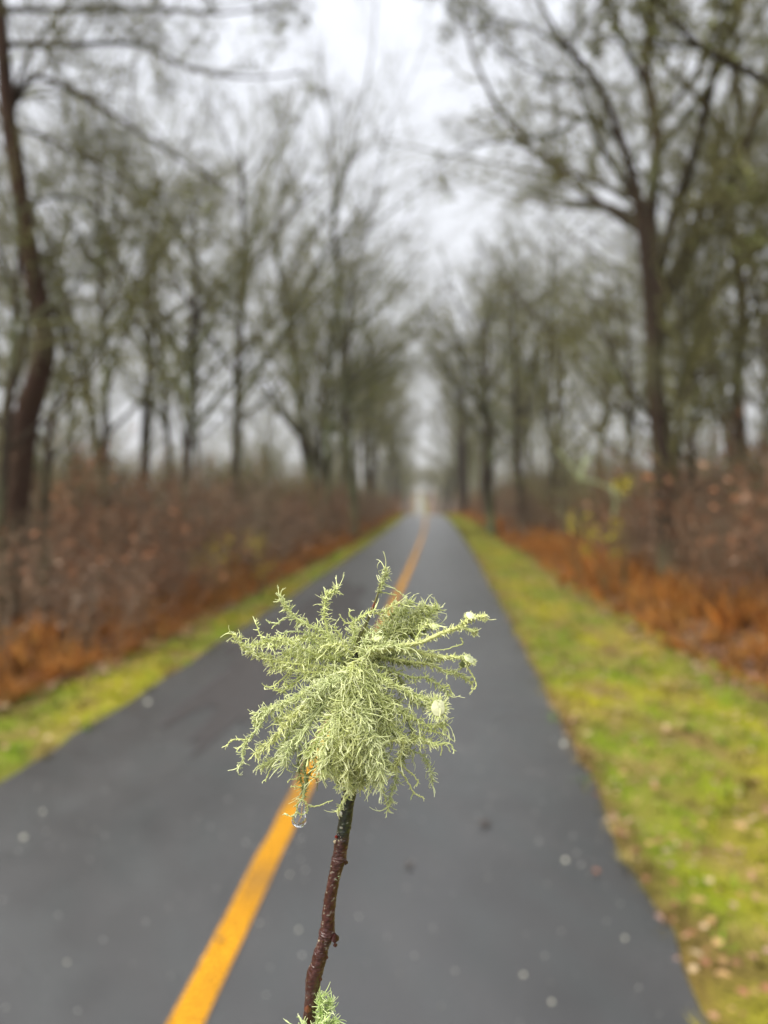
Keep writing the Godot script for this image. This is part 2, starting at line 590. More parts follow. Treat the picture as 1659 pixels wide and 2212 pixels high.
func build_forest() -> void:
	bark_mat = mat(0.9, 0.3)
	bark_mat.albedo_texture = speckle_texture(256, 0.55, 1.0, 0.05, 31)
	bark_mat.uv1_triplanar = true
	bark_mat.uv1_scale = Vector3(3.0, 0.8, 3.0)
	twig_mat = mat(0.85, 0.3)

	var st := tree_style("broad")
	st.lift = [0.03, 0.0, 0.0, 0.0, 0.0]
	st.kids = [10, 8, 9, 7]
	st.green = -0.45
	st.bark = Color(0.085, 0.050, 0.033)
	# ---- left foreground tree with its crooked trunk
	var tr := grounded(trace([[8, 1430], [28, 1150], [52, 930], [84, 810], [98, 745], [78, 630], [52, 480], [38, 380], [18, 250], [6, 110], [-12, -60], [-40, -260]], 9.10, 8.58))
	drawn_tree("dark crooked bare tree at the left edge with a kinked trunk and long drooping limbs", tr[0], tr, 0.175, 0.07, [
		[trace([[20, 245], [45, 200], [75, 166], [140, 186], [220, 232], [300, 285], [400, 350], [500, 410]], 8.97, 7.67), 0.0432, 0.0072, 12, 0.6],
		[trace([[6, 98], [60, 95], [140, 97], [250, 92], [310, 100], [370, 130], [450, 158], [560, 168], [650, 155]], 8.84, 7.28), 0.0384, 0.0060, 14, 0.5],
		[trace([[32, 275], [110, 300], [200, 350], [300, 405], [430, 440]], 8.97, 8.06), 0.0288, 0.0060, 11, 0.6],
		[trace([[0, 20], [150, 22], [350, 20], [480, 30], [610, 8]], 8.84, 7.41), 0.0360, 0.0060, 13, 0.5],
		[trace([[48, 440], [150, 425], [260, 470], [380, 480]], 8.97, 9.88), 0.0240, 0.0060, 10, 0.7],
		[trace([[20, 240], [60, 120], [130, 30], [210, -60]], 8.97, 9.62), 0.0360, 0.0096, 10, 0.7],
		[trace([[-10, -60], [120, -90], [280, -70], [420, -40]], 8.58, 7.80), 0.0360, 0.0072, 12, 0.5],
		[trace([[90, 700], [150, 640], [190, 560], [210, 480]], 8.97, 9.62), 0.0240, 0.0060, 9, 0.6],
	], st.duplicate(true), 0)
	st.green = -0.1
	st.taper = 0.5
	st.bark = Color(0.09, 0.066, 0.046)
	# ---- right foreground tree
	tr = grounded(trace([[1446, 1345], [1440, 1160], [1424, 960], [1412, 800], [1400, 620], [1380, 450], [1352, 330], [1290, 178], [1222, 98], [1180, 30], [1120, -90]], 13.05, 11.02))
	drawn_tree("leaning dark bare tree right of the path whose top bends over the trail", tr[0], tr, 0.25, 0.014, [
		[trace([[1354, 326], [1302, 266], [1262, 256], [1190, 292], [1110, 302], [1030, 312], [960, 345], [915, 395]], 11.89, 11.02), 0.0405, 0.0072, 21, 0.5],
		[trace([[1222, 98], [1262, 50], [1310, -12], [1380, -90]], 11.31, 10.73), 0.0270, 0.0072, 15, 0.7],
		[trace([[1290, 178], [1200, 170], [1110, 130], [1020, 60], [960, 20]], 11.60, 10.44), 0.0234, 0.0045, 19, 0.5],
		[trace([[1240, 120], [1150, 60], [1060, 40], [960, -20], [840, -50]], 11.31, 10.15), 0.0234, 0.0045, 18, 0.5],
		[trace([[1426, 930], [1370, 852], [1322, 762], [1288, 690], [1262, 600]], 12.76, 12.47), 0.0378, 0.0072, 17, 0.7],
		[trace([[1432, 905], [1488, 800], [1530, 655], [1558, 500], [1572, 350], [1570, 200]], 12.90, 12.90), 0.0540, 0.0108, 19, 0.6],
		[trace([[1440, 1120], [1462, 960], [1478, 800], [1470, 640], [1480, 470], [1470, 300]], 13.0, 12.6), 0.0864, 0.0144, 19, 0.6],
		[trace([[1400, 610], [1460, 480], [1500, 360], [1520, 240]], 12.47, 13.63), 0.0315, 0.0072, 17, 0.6],
		[trace([[1360, 360], [1420, 250], [1470, 130], [1490, 0]], 12.18, 12.76), 0.0315, 0.0072, 17, 0.6],
		[trace([[1382, 460], [1300, 400], [1220, 400], [1130, 430]], 12.32, 13.34), 0.0216, 0.0054, 17, 0.6],
	], st.duplicate(true), 0)
	st.erase("taper")
	# ---- tree just off the right edge; one grey limb crosses the corner
	tr = grounded(trace([[1790, 1420], [1780, 1100], [1765, 700], [1740, 400], [1725, 235]], 7.0, 6.6))
	drawn_tree("bare tree at the right edge with a grey limb reaching across the top corner", tr[0], tr, 0.12, 0.06, [
		[trace([[1725, 235], [1659, 182], [1600, 146], [1512, 102], [1452, 42], [1415, 0], [1370, -70]], 6.6, 6.0), 0.036, 0.014, 16, 0.5],
		[trace([[1512, 102], [1440, 95], [1360, 90], [1290, 80]], 6.3, 6.0), 0.016, 0.005, 14, 0.6],
		[trace([[1530, 112], [1560, 40], [1570, -40]], 6.3, 6.1), 0.018, 0.006, 12, 0.7],
		[trace([[1745, 450], [1680, 400], [1620, 400], [1540, 430]], 6.7, 6.3), 0.026, 0.006, 16, 0.6],
		[trace([[1765, 700], [1690, 610], [1640, 540], [1600, 520]], 6.8, 6.4), 0.026, 0.006, 16, 0.6],
	], st.duplicate(true), 0)
	# ---- the rest of the right hand cluster, whose crowns mesh overhead
	var mesh_crown := tree_style("broad")
	mesh_crown.kids = [15, 8, 8, 6]
	mesh_crown.from[0] = 0.38
	mesh_crown.green = -0.2
	mesh_crown.bark = Color(0.085, 0.058, 0.042)
	tr = grounded(trace([[1462, 1270], [1452, 1080], [1428, 930], [1412, 800], [1424, 640], [1404, 480], [1420, 300], [1396, 130], [1420, -60], [1400, -220]], 14.5, 13.8))
	drawn_tree("thick straight brown trunk beside the leaning tree right of the path, crown full of twigs", tr[0], tr, 0.27, 0.05, [
		[trace([[1424, 640], [1490, 520], [1540, 380], [1570, 230], [1600, 60]], 14.2, 13.8), 0.1, 0.014, 14, 0.6],
		[trace([[1404, 480], [1340, 380], [1290, 300], [1250, 170], [1240, 40]], 14.1, 13.5), 0.075, 0.012, 14, 0.6],
	], mesh_crown.duplicate(true), 15)
	mesh_crown.green = 0.12
	tr = grounded(trace([[1618, 1290], [1610, 1050], [1592, 860], [1604, 660], [1580, 480], [1600, 300], [1585, 120], [1600, -60]], 14.5, 14.0))
	drawn_tree("slender mottled bare tree near the right edge, right of the thick brown trunk", tr[0], tr, 0.17, 0.035, [], mesh_crown.duplicate(true), 15)
	# ---- slim trunk beside the right one
	var slim := tree_style("slender")
	slim.green = 0.0
	slim.kids = [10, 8, 8, 5]
	tr = grounded(trace([[1500, 1310], [1497, 1100], [1494, 980], [1500, 820], [1520, 640], [1540, 420], [1550, 250]], 15.0, 15.4))
	drawn_tree("slim upright bare tree just right of the leaning tree", tr[0], tr, 0.11, 0.025, [], slim.duplicate(true), 12)
	# ---- pair left of the path
	var tall := tree_style("slender")
	tall.from[0] = 0.25
	tall.green = 0.35
	tr = grounded(trace([[690, 1168], [674, 1050], [656, 950], [640, 830], [626, 700], [604, 580], [600, 480], [610, 390]], 26.0, 26.0))
	drawn_tree("dark trunked bare tree left of the path, left one of a close pair", tr[0], tr, 0.24, 0.04, [], tall.duplicate(true), 17)
	tr = grounded(trace([[764, 1168], [764, 1080], [750, 960], [740, 800], [736, 650], [722, 500], [730, 400], [770, 330]], 27.0, 27.0))
	drawn_tree("dark trunked bare tree nearest the path on the left, right one of a close pair", tr[0], tr, 0.2, 0.04, [], tall.duplicate(true), 17)
	tall.green = 0.95
	tr = grounded(trace([[704, 1160], [706, 1040], [708, 930], [716, 780], [724, 600]], 29.0, 29.0))
	drawn_tree("pale green lichen covered trunk standing between the dark pair left of the path", tr[0], tr, 0.22, 0.05, [], tall.duplicate(true), 10)
	tall.green = 0.3
	tr = grounded(trace([[1062, 1150], [1058, 1050], [1060, 950], [1052, 870], [1040, 780], [1044, 700], [1060, 640]], 29.0, 30.0))
	drawn_tree("straight dark trunked bare tree close to the right side of the path", tr[0], tr, 0.2, 0.04, [], tall.duplicate(true), 18)
	tall.green = 0.5
	tr = grounded(trace([[224, 1260], [222, 1100], [228, 900], [222, 700], [214, 560], [216, 420], [200, 300]], 13.0, 13.0))
	drawn_tree("thin straight bare tree with green lichen spots rising from the left thicket", tr[0], tr, 0.085, 0.02, [], tall.duplicate(true), 14)
	tall.green = 0.15
	tr = grounded(trace([[96, 1280], [98, 1120], [104, 980], [112, 900], [140, 780], [150, 660]], 10.0, 10.4))
	drawn_tree("short brown bare tree right behind the crooked tree at left", tr[0], tr, 0.075, 0.02, [], tall.duplicate(true), 10)
	tall.green = 0.4
	tr = grounded(trace([[400, 1200], [402, 1020], [408, 860], [412, 730], [425, 600], [420, 480]], 16.0, 16.0))
	drawn_tree("mossy bare tree in the middle of the left woods behind the thicket", tr[0], tr, 0.1, 0.02, [], tall.duplicate(true), 14)
	tr = grounded(trace([[-20, 1360], [0, 1100], [20, 900], [30, 700], [40, 560], [30, 420]], 8.2, 8.6))
	drawn_tree("thin pale bare stem at the extreme left edge behind the crooked tree", tr[0], tr, 0.06, 0.02, [], tall.duplicate(true), 9)
	tall.green = 0.0
	tr = grounded(trace([[1215, 1190], [1212, 1000], [1205, 820], [1195, 640], [1190, 520]], 26.0, 26.0))
	drawn_tree("grey bare tree right of the path behind the broken lichen bough", tr[0], tr, 0.15, 0.03, [], tall.duplicate(true), 14)

	# ---- the rest of the woods
	var kinds := []
	for k in 3:
		kinds.append(grown_tree("bare_tree", "broad", rnd(13, 15.5), rnd(0.17, 0.22)))
	for k in 3:
		kinds.append(grown_tree("bare_tree", "slender", rnd(11, 14), rnd(0.10, 0.15)))
	var scrub := []
	for k in 3:
		scrub.append(grown_tree("understorey_tree", "thicket", rnd(4.5, 6.0), 0.045))
	var used := {}
	var spots := []
	for side in [-1, 1]:
		var s := 15.0
		while s < 175.0:
			spots.append([side * (rnd(4.2, 5.8) if s < 45.0 else rnd(3.4, 4.8)), s + rnd(-2.0, 2.0), rng.randi_range(0, 5), 0])
			if rng.randf() < 0.75:
				spots.append([side * rnd(6.5, 13.0), s + rnd(-3, 3), rng.randi_range(0, 5), 0])
			if s < 90.0 and rng.randf() < 0.6:
				spots.append([side * rnd(13.0, 24.0), s + rnd(-3, 3), rng.randi_range(0, 5), 0])
			s += 5.5 + s * 0.05
		s = 11.0
		while s < 120.0:
			spots.append([side * rnd(4.8, 8.0), s + rnd(-2, 2), rng.randi_range(0, 2), 1])
			spots.append([side * rnd(8.0, 14.0), s + rnd(-2, 2), rng.randi_range(0, 2), 1])
			spots.append([side * rnd(14.0, 30.0), s + rnd(-2, 2), rng.randi_range(0, 2), 1])
			spots.append([side * rnd(10.0, 22.0), s + rnd(2, 5) + 8.0, rng.randi_range(0, 2), 1])
			s += 3.6 + s * 0.045
		for k in 75:
			spots.append([side * rnd(9.0, 42.0), rnd(22.0, 85.0), rng.randi_range(0, 2), 1])
	# far trees closing the view beyond the dip
	for k in 44:
		var s := rnd(180, 470)
		spots.append([(1 if k % 2 == 0 else -1) * rnd(3.0, 14.0), s, rng.randi_range(0, 5), 0])
	for k in 16:
		spots.append([rnd(-14, 14), rnd(486, 530), rng.randi_range(0, 5), 0])
	for sp in spots:
		var p := place(sp[0], sp[1])
		if not in_view(p, 5.0):
			continue
		var src: Node3D = kinds[sp[2]] if sp[3] == 0 else scrub[sp[2]]
		var left: bool = sp[0] < 0
		var o: Node3D
		if used.has(src):
			o = copy_of(src)
		else:
			o = src
			used[src] = true
		o.position = p
		o.rotation.y = rnd(0, TAU)
		var away := p.distance_to(EYE)
		var k := rnd(0.8, 1.12)
		if sp[3] == 0:      # the woods stand low behind the verges and rise towards the far end
			k = clampf((1.5 + (0.35 if left else 0.28 + 0.32 * clampf((sp[0] - 6.0) / 8.0, 0, 1)) * away) * rnd(0.8, 1.15) / 13.0, 0.4, 1.12)
		o.scale = Vector3(k, k * rnd(0.92, 1.08), k)
		if sp[3] == 1:
			var w := "left" if left else "right"
			var how_far := "far" if sp[1] > 45.0 else "near"
			tag(o, "low many stemmed bare understorey tree in the %s woods %s of the path" % [how_far, w], "tree", "%s understorey trees %s of the path" % [how_far, w])
		elif sp[1] > 175.0:
			tag(o, "distant hazy bare tree where the trail vanishes", "tree", "distant trees at the end of the trail")
		else:
			var w := "left" if left else "right"
			var row := "edge row" if absf(sp[0]) < 6.0 else "inner woods"
			var far_off := "far" if sp[1] > 45.0 else "near"
			tag(o, "bare grey brown tree of the %s %s %s of the path" % [far_off, row, w], "tree", "%s %s trees %s of the path" % [far_off, row, w])
	for o in kinds + scrub:
		if not used.has(o):
			o.free()

	# ---- the broken bough wrapped in pale lichen, caught in the scrub on the right
	var bw := Mesher.new()
	var b0 := at(1206, 975, 10.5)
	var bough_thing := thing("broken_bough", "pale green lichen covered broken bough slanting through the right hand scrub", "branch", b0)
	for run in [[[[1206, 975], [1216, 986], [1238, 1012], [1252, 1032], [1290, 1042], [1322, 1058], [1345, 1075]], 0.026, 0.01], [[[1252, 1032], [1262, 1000], [1275, 985]], 0.012, 0.006], [[[1322, 1058], [1330, 1085], [1325, 1110]], 0.012, 0.006]]:
		var p := trace(run[0], 10.5, 10.9)
		for k in p.size():
			p[k] -= b0
		p = smooth(p, 3)
		var r := PackedFloat32Array()
		for k in p.size():
			r.append(lerpf(run[1], run[2], float(k) / p.size()) * (1.0 + 0.35 * fine_noise.get_noise_1d(k * 9.0)))
		bw.tube(p, r, 8, Color(0.42, 0.48, 0.27), Color(0.36, 0.40, 0.22))
		for k in 160:
			var q := p[rng.randi_range(0, p.size() - 1)] + rv() * 0.02
			var a := rv() * 0.03
			var b := rv() * 0.03
			bw.tri(q, q + a, q + b, Color(0.46, 0.52, 0.3) * rnd(0.7, 1.1), a.cross(b).normalized())
	part("stem", bw.done(), twig_mat, bough_thing)

# ================================================================== shrubs, dead grass
func stem_fan(tall: float, stems: int, spread: float, c0: Color, leaf: Color, leaves: float) -> Array:
	var wood := Mesher.new()
	var fine := Mesher.new()
	for k in stems:
		var p := Vector3(rnd(-spread, spread), -0.05, rnd(-spread, spread)) * 0.55
		var d := (Vector3.UP + rv() * 0.4).normalized()
		var len1 := tall * rnd(0.55, 1.1)
		var pts := PackedVector3Array()
		var rad := PackedFloat32Array()
		var q := p
		for j in 6:
			pts.append(q)
			rad.append(lerpf(0.006, 0.002, j / 5.0))
			d = (d + rv() * 0.2 + Vector3.UP * 0.03).normalized()
			q += d * len1 / 5.0
		var col := c0 * rnd(0.7, 1.35)
		wood.tube(pts, rad, 4, col, col)
		for j in 9:
			var f := rnd(0.25, 1.0) * 5.0
			var a := mini(int(f), 4)
			var s := pts[a].lerp(pts[a + 1], f - a)
			var dir := (rv() + Vector3.UP * 0.5 + d * 0.5).normalized()
			var t2 := PackedVector3Array([s])
			for w in 3:
				dir = (dir + rv() * 0.35).normalized()
				s += dir * tall * rnd(0.04, 0.09)
				t2.append(s)
				if rng.randf() < leaves:
					var e := rv() * 0.048
					var g := rv() * 0.03
					fine.tri(s, s + e + g, s + e - g, leaf * rnd(0.25, 1.5), e.cross(g).normalized())
				for h in 2:
					var t3 := PackedVector3Array([s, s + (rv() + dir).normalized() * tall * rnd(0.03, 0.08)])
					fine.tube(t3, PackedFloat32Array([0.0016, 0.001]), 3, col, col * 1.1)
			fine.tube(t2, PackedFloat32Array([0.0026, 0.0022, 0.0018, 0.0012]), 3, col, col * 1.1)
	return [wood.done(), fine.done()]

func tuft(blades: int, long: float, wide: float, lean: float, droop: float) -> ArrayMesh:
	var m := Mesher.new()
	for k in blades:
		var a := rnd(0, TAU)
		var out := Vector3(cos(a), 0, sin(a))
		var side := Vector3(-sin(a), 0, cos(a)) * wide
		var p := out * rnd(0, 0.03)
		var d := (Vector3.UP + out * lean * rnd(0.3, 1.4)).normalized()
		var l := long * rnd(0.5, 1.15)
		var col := Color.WHITE * rnd(0.7, 1.2)
		col.a = 1.0
		var q := p
		var last := q
		for j in 3:
			last = q
			q += d * l / 3.0
			d = (d + Vector3.DOWN * droop).normalized()
			var w0 := side * (1.0 - j / 3.0)
			var w1 := side * (1.0 - (j + 1) / 3.0)
			m.tri(last - w0, last + w0, q + w1, col, (out * 0.4 + Vector3.UP).normalized())
			if j < 2:
				m.tri(last - w0, q + w1, q - w1, col, (out * 0.4 + Vector3.UP).normalized())
	return m.done()

func scatter(called: String, mesh: Mesh, m: Material, places: Array, label: String, category: String) -> void:
	var mm := MultiMesh.new()
	mm.transform_format = MultiMesh.TRANSFORM_3D
	mm.use_colors = true
	mm.mesh = mesh
	mm.instance_count = places.size()
	for k in places.size():
		mm.set_instance_transform(k, places[k][0])
		mm.set_instance_color(k, places[k][1])
	var o := MultiMeshInstance3D.new()
	o.name = numbered(called)
	o.multimesh = mm
	o.material_override = m
	add_child(o, true)
	tag(o, label, category)
	o.set_meta("kind", "stuff")

func stand(p: Vector3, size: float) -> Transform3D:
	var b := Basis.from_euler(Vector3(rnd(-0.2, 0.2), rnd(0, TAU), rnd(-0.2, 0.2))).scaled(Vector3.ONE * size)
	return Transform3D(b, p)

func build_undergrowth() -> void:
	var blade_mat := mat(0.75, 0.3)
	blade_mat.backlight = Color(0.25, 0.25, 0.2)
	# ---- mown grass on both verges
	for side in [-1, 1]:
		var spots := []
		var s := 1.2
		while s < 150.0:
			var w := absf(verge_right(s) - 1.45) if side > 0 else absf(verge_left(s) + 1.55)
			var per := (95.0 if s < 9.0 else 60.0 if s < 25.0 else 16.0) * w
			var step := 0.25 if s < 25.0 else 1.0
			for k in int(per * step * (1.0 if s < 25.0 else 0.5)):
				var q := s + rnd(0, step)
				var x := rnd(1.45, verge_right(q) + 0.1) if side > 0 else rnd(verge_left(q) - 0.06, -1.54)
				var a := noise.get_noise_2d(x * 45.0, q * 25.0)
				var b := fine_noise.get_noise_2d(x * 8.0, q * 8.0)
				var col := verge_tint(x, q, a, b) * rnd(0.75, 1.35)
				if rng.randf() < 0.12:
					col = Color(0.18, 0.33, 0.015)
				if rng.randf() < 0.10:
					col = Color(0.45, 0.34, 0.12)
				var big := rnd(0.6, 1.2) * (1.0 if s < 25.0 else 2.2)
				if in_view(place(x, q), 1.0):
					spots.append([stand(place(x, q, -0.015), big), col])
			s += step
		scatter("grass", tuft(12, 0.085, 0.004, 0.9, 0.25), blade_mat, spots, "short yellow green grass growing on the %s verge of the path" % ("right" if side > 0 else "left"), "grass")
	# ---- rust coloured dead grass and fern along the foot of the thickets
	for side in [-1, 1]:
		var spots := []
		var s := 1.5
		while s < 130.0:
			var step := 0.3 if s < 30.0 else 1.5
			for k in (20 if side > 0 else 22) if s < 30.0 else 14:
				var q := s + rnd(0, step)
				var depth := pow(rng.randf(), 1.4) * (3.2 if side > 0 else 1.5)
				var x := verge_right(q) + 0.05 + depth if side > 0 else verge_left(q) - 0.02 - depth
				var p := place(x, q, -0.03)
				if not in_view(p, 1.0):
					continue
				var col: Color = Color(0.48, 0.145, 0.014).lerp(Color(0.44, 0.22, 0.05), rng.randf()) * rnd(0.4, 1.15)
				spots.append([stand(p, rnd(0.5, 1.15) * (0.6 + 0.5 * minf(depth, 1.2)) * (1.0 if s < 30.0 else 1.5)), col])
			s += step
		scatter("dead_grass", tuft(16, 0.5, 0.009, 0.8, 0.35), blade_mat, spots, "rust orange dead grass and bracken along the foot of the %s thicket" % ("right" if side > 0 else "left"), "dead grass")
	# ---- leafless shrubs
	var stem_mat := mat(0.85, 0.3)
	var proto := []
	for k in 4:
		var look := stem_fan([1.3, 1.45, 1.75, 1.6][k], 17, 1.0, [Color(0.175, 0.115, 0.075), Color(0.165, 0.13, 0.095), Color(0.19, 0.11, 0.065), Color(0.15, 0.12, 0.08)][k], [Color(0.26, 0.155, 0.10), Color(0.25, 0.175, 0.125), Color(0.29, 0.13, 0.065), Color(0.235, 0.155, 0.10)][k], 0.42)
		var o := thing("leafless_shrub", "x", "shrub")
		part("stems", look[0], stem_mat, o)
		part("twigs", look[1], stem_mat, o)
		proto.append(o)
	var used := {}
	var total := {-1: 0, 1: 0}
	for side in [-1, 1]:
		var s := 2.6
		while s < 80.0:
			for row in 4:
				var q := s + rnd(-0.4, 0.4)
				var off := 0.65 + row * 0.85 + rnd(-0.25, 0.25)
				if side > 0:
					off += 1.5 if rng.randf() < 0.8 else 0.2
				var x := verge_right(q) + off if side > 0 else verge_left(q) - off
				var p := place(x, q, -0.03)
				if not in_view(p, 1.0) or total[side] >= 150:
					continue
				total[side] += 1
				var which := rng.randi_range(0, 3)
				var src: Node3D = proto[which]
				var o: Node3D = copy_of(src) if used.has(src) else src
				used[src] = true
				o.position = p
				o.rotation.y = rnd(0, TAU)
				var k := rnd(0.65, 1.25) * (1.0 + 0.14 * row) * (1.3 if side > 0 and row > 0 else 1.0) * (0.72 if q < 6.5 and side < 0 else 1.0)
				o.scale = Vector3(k * 1.15, k, k * 1.15)
				var w := "left" if side < 0 else "right"
				var look: String = ["reddish brown twiggy shrub with a few dead leaves", "low greyish brown bare twiggy shrub", "tall bare shrub with rusty dead leaves", "tall dull brown bare twiggy shrub"][which]
				var row_of := "front of the thicket" if row < 2 else "back of the thicket"
				tag(o, "%s, %s of the %s thicket" % [look, "front" if row < 2 else "back", w], "shrub", "%s shrubs in the %s %s of the path" % [["reddish brown", "greyish brown", "rusty leaved", "dull brown"][which], row_of, w])
			s += 0.75 + s * 0.045
	# ---- shrubs that still hold yellow leaves
	var n := 0
	for spot in [[1252, 1135, 13.0, 0.24, "small shrub with bright yellow leaves right of the path, nearest the verge"], [1303, 1162, 11.0, 0.24, "low shrub with yellow leaves right of the path in front of the leaning tree"], [1345, 1050, 11.5, 0.12, "sprig of yellow leaves beside the tip of the broken lichen bough"], [560, 1190, 11.0, 0.3, "shrub with dull yellow leaves in the thicket left of the path, nearest the verge"], [480, 1215, 10.0, 0.3, "dull yellow leaved shrub in the left thicket, left of another like it"]]:
		var top := at(spot[0], spot[1], spot[2])
		var base := Vector3(top.x, 0, top.z)
		var o := thing("yellow_leaved_shrub", spot[4], "shrub", base)
		var wood := Mesher.new()
		var leafy := Mesher.new()
		for k in 7:
			var tip: Vector3 = top - base + rv() * float(spot[3])
			wood.tube(smooth(PackedVector3Array([Vector3(rnd(-0.08, 0.08), -0.05, rnd(-0.08, 0.08)), tip * 0.5 + rv() * 0.1, tip]), 3), PackedFloat32Array([0.006, 0.006, 0.005, 0.005, 0.004, 0.004, 0.003]), 4, TWIG, TWIG)
			for j in 16:
				var c: Vector3 = tip + rv() * float(spot[3]) * 0.4
				var e := rv() * 0.045
				var g := rv() * 0.03
				leafy.tri(c, c + e + g, c + e - g, (Color(0.42, 0.36, 0.04) if spot[0] > 1000 else Color(0.34, 0.26, 0.04)) * rnd(0.7, 1.2), e.cross(g).normalized())
		part("stems", wood.done(), stem_mat, o)
		part("leaves", leafy.done(), blade_mat, o)
		n += 1

# ================================================================== fallen leaves and bits on the path
func leaf_mesh() -> ArrayMesh:
	var m := Mesher.new()
	var left := []
	var right := []
	for k in 7:
		var t := k / 6.0
		var w := 0.3 * sin(PI * pow(t, 0.8)) * (1.0 + 0.35 * cos(t * 19.0)) + 0.005
		left.append(Vector3(-w, 0.12 * w + 0.10 * sin(t * 3.0), t - 0.5))
		right.append(Vector3(w, 0.22 * w + 0.10 * sin(t * 3.0), t - 0.5))
	for k in 6:
		var a := Vector3(0, 0.10 * sin(k / 2.0), k / 6.0 - 0.5)
		var b := Vector3(0, 0.10 * sin((k + 1) / 2.0), (k + 1) / 6.0 - 0.5)
		for side in [left, right]:
			m.tri(a, b, side[k], Color.WHITE, Vector3.UP)
			m.tri(b, side[k + 1], side[k], Color.WHITE, Vector3.UP)
	return m.done()

func build_litter() -> void:
	var shape := leaf_mesh()
	var tints := [Color(0.34, 0.19, 0.11), Color(0.26, 0.11, 0.06), Color(0.42, 0.26, 0.11), Color(0.36, 0.22, 0.17), Color(0.20, 0.09, 0.05), Color(0.46, 0.34, 0.20)]
	var mats := []
	for t in tints:
		var m := StandardMaterial3D.new()
		m.albedo_color = t.linear_to_srgb()
		m.roughness = 0.55
		mats.append(m)
	var soaked := StandardMaterial3D.new()
	soaked.albedo_color = Color(0.055, 0.045, 0.04).linear_to_srgb()
	soaked.roughness = 0.5
	mats.append(soaked)
	var white := mat(0.6, 0.4)
	# forest-floor litter, too much to count
	for side in [-1, 1]:
		var spots := []
		for k in 5200:
			var s := 1.4 + pow(rng.randf(), 1.8) * 34.0
			var x := verge_right(s) + rnd(-0.15, 3.2) if side > 0 else verge_left(s) - rnd(-0.1, 1.4)
			var p := place(x, s, rnd(-0.02, 0.02))
			if in_view(p, 1.0):
				spots.append([stand(p, rnd(0.05, 0.11)), tints[rng.randi_range(0, 5)] * rnd(0.6, 1.1)])
		for k in 2100 if side > 0 else 600:
			var s := 1.5 + pow(rng.randf(), 1.7) * 16.0
			var x := rnd(1.46, verge_right(s)) if side > 0 else rnd(verge_left(s), -1.54)
			var p := place(x, s, rnd(0.01, 0.045))
			if in_view(p, 0.5):
				spots.append([stand(p, rnd(0.02, 0.05)), tints[rng.randi_range(0, 5)] * rnd(0.6, 1.1)])
		scatter("leaf_litter", shape, white, spots, "brown leaf litter in the grass and under the thicket on the %s" % ("right" if side > 0 else "left"), "leaf litter")
	# single leaves that show on the grass
	for k in 190:
		var s := 1.7 + pow(rng.randf(), 1.5) * 9.0
		var side := 1 if k % 6 else -1
		var x := rnd(1.5, verge_right(s)) if side > 0 else rnd(verge_left(s), -1.55)
		var p := place(x, s, rnd(0.02, 0.05))
		if not in_view(p, 0.2):
			continue
		var o := part("fallen_leaf", shape, mats[rng.randi_range(0, 5)], self)
		o.transform = stand(p, rnd(0.03, 0.07))
		var w := "right" if side > 0 else "left"
		tag(o, "brown fallen leaf lying in the grass of the %s verge" % w, "leaf", "fallen leaves on the %s verge" % w)
	# two darker leaves on the asphalt and a bit beside the line
	for spot in [[1288, 1887, 0.035, 1, "small red brown leaf lying alone on the asphalt near the right edge"], [1048, 1782, 0.075, 6, "dark wet leaf flat on the asphalt right of the twig"], [884, 1872, 0.05, 6, "faint dark wet leaf flat on the asphalt just right of the twig stem"], [474, 2036, 0.03, 6, "dark crumb of leaf against the left side of the yellow line"]]:
		var o := part("fallen_leaf", shape, mats[spot[3]], self)
		var p := on_ground(spot[0], spot[1])
		o.transform = Transform3D(Basis(Vector3.UP, 2.2 + n_of(spot[0])).scaled(Vector3(spot[2], spot[2] * 0.3, spot[2])), Vector3(p.x, 0.012, p.z))
		tag(o, spot[4], "leaf")
	# grit washed over the asphalt, too fine to count
	var grit := []
	for k in 700:
		var s := 1.2 + pow(rng.randf(), 1.6) * 9.0
		var tone := rnd(0.15, 0.75)
		grit.append([stand(place(rnd(-1.5, 1.4), s, 0.003), rnd(0.004, 0.010)), Color(tone, tone, tone * 0.93)])
	var grain := Mesher.new()
	grain.tube(PackedVector3Array([Vector3(0, -0.4, 0), Vector3(0.05, -0.2, 0), Vector3(0, 0.2, 0.05), Vector3(0, 0.4, 0)]), PackedFloat32Array([0.2, 0.5, 0.45, 0.15]), 6, Color.WHITE, Color.WHITE)
	scatter("grit", grain.done(), white, grit, "fine pale grit strewn over the near asphalt", "grit")
	# pale specks on the path, each built as a small lump
	var speck_mat := StandardMaterial3D.new()
	speck_mat.albedo_color = Color(0.93, 0.92, 0.85)
	speck_mat.roughness = 0.35
	for spot in [[93, 1755, 0.016, "left lane, upper of two by the left edge"], [52, 1811, 0.021, "left lane, lower of two by the left edge"], [320, 1518, 0.03, "left edge of the path by the grass"], [1219, 1608, 0.026, "right edge of the path, farthest on that side"], [1222, 1860, 0.018, "right lane, level with the small red brown leaf"], [1350, 2028, 0.011, "right edge of the path below the red brown leaf"], [1131, 2107, 0.011, "right lane near the bottom, middle of three"], [1192, 2166, 0.011, "right lane at the very bottom"], [645, 2010, 0.010, "yellow line's right side near the bottom"], [626, 1890, 0.009, "path just right of the yellow line"], [560, 1995, 0.008, "path beside the lower part of the yellow line"], [145, 2080, 0.009, "left lane at the lower left"]]:
		var m := Mesher.new()
		var pts := PackedVector3Array()
		var rad := PackedFloat32Array()
		for k in 6:
			var a := PI * k / 5.0
			pts.append(Vector3(0.04 * sin(k * 2.0), -cos(a) * 0.4, 0.03 * cos(k * 3.0)))
			rad.append(maxf(sin(a), 0.05) * 0.55 * rnd(0.85, 1.1))
		m.tube(pts, rad, 9, Color.WHITE, Color.WHITE)
		var o := part("pebble", m.done(), speck_mat, self)
		var p := on_ground(spot[0], spot[1])
		o.position = Vector3(p.x, float(spot[2]) * 0.3, p.z)
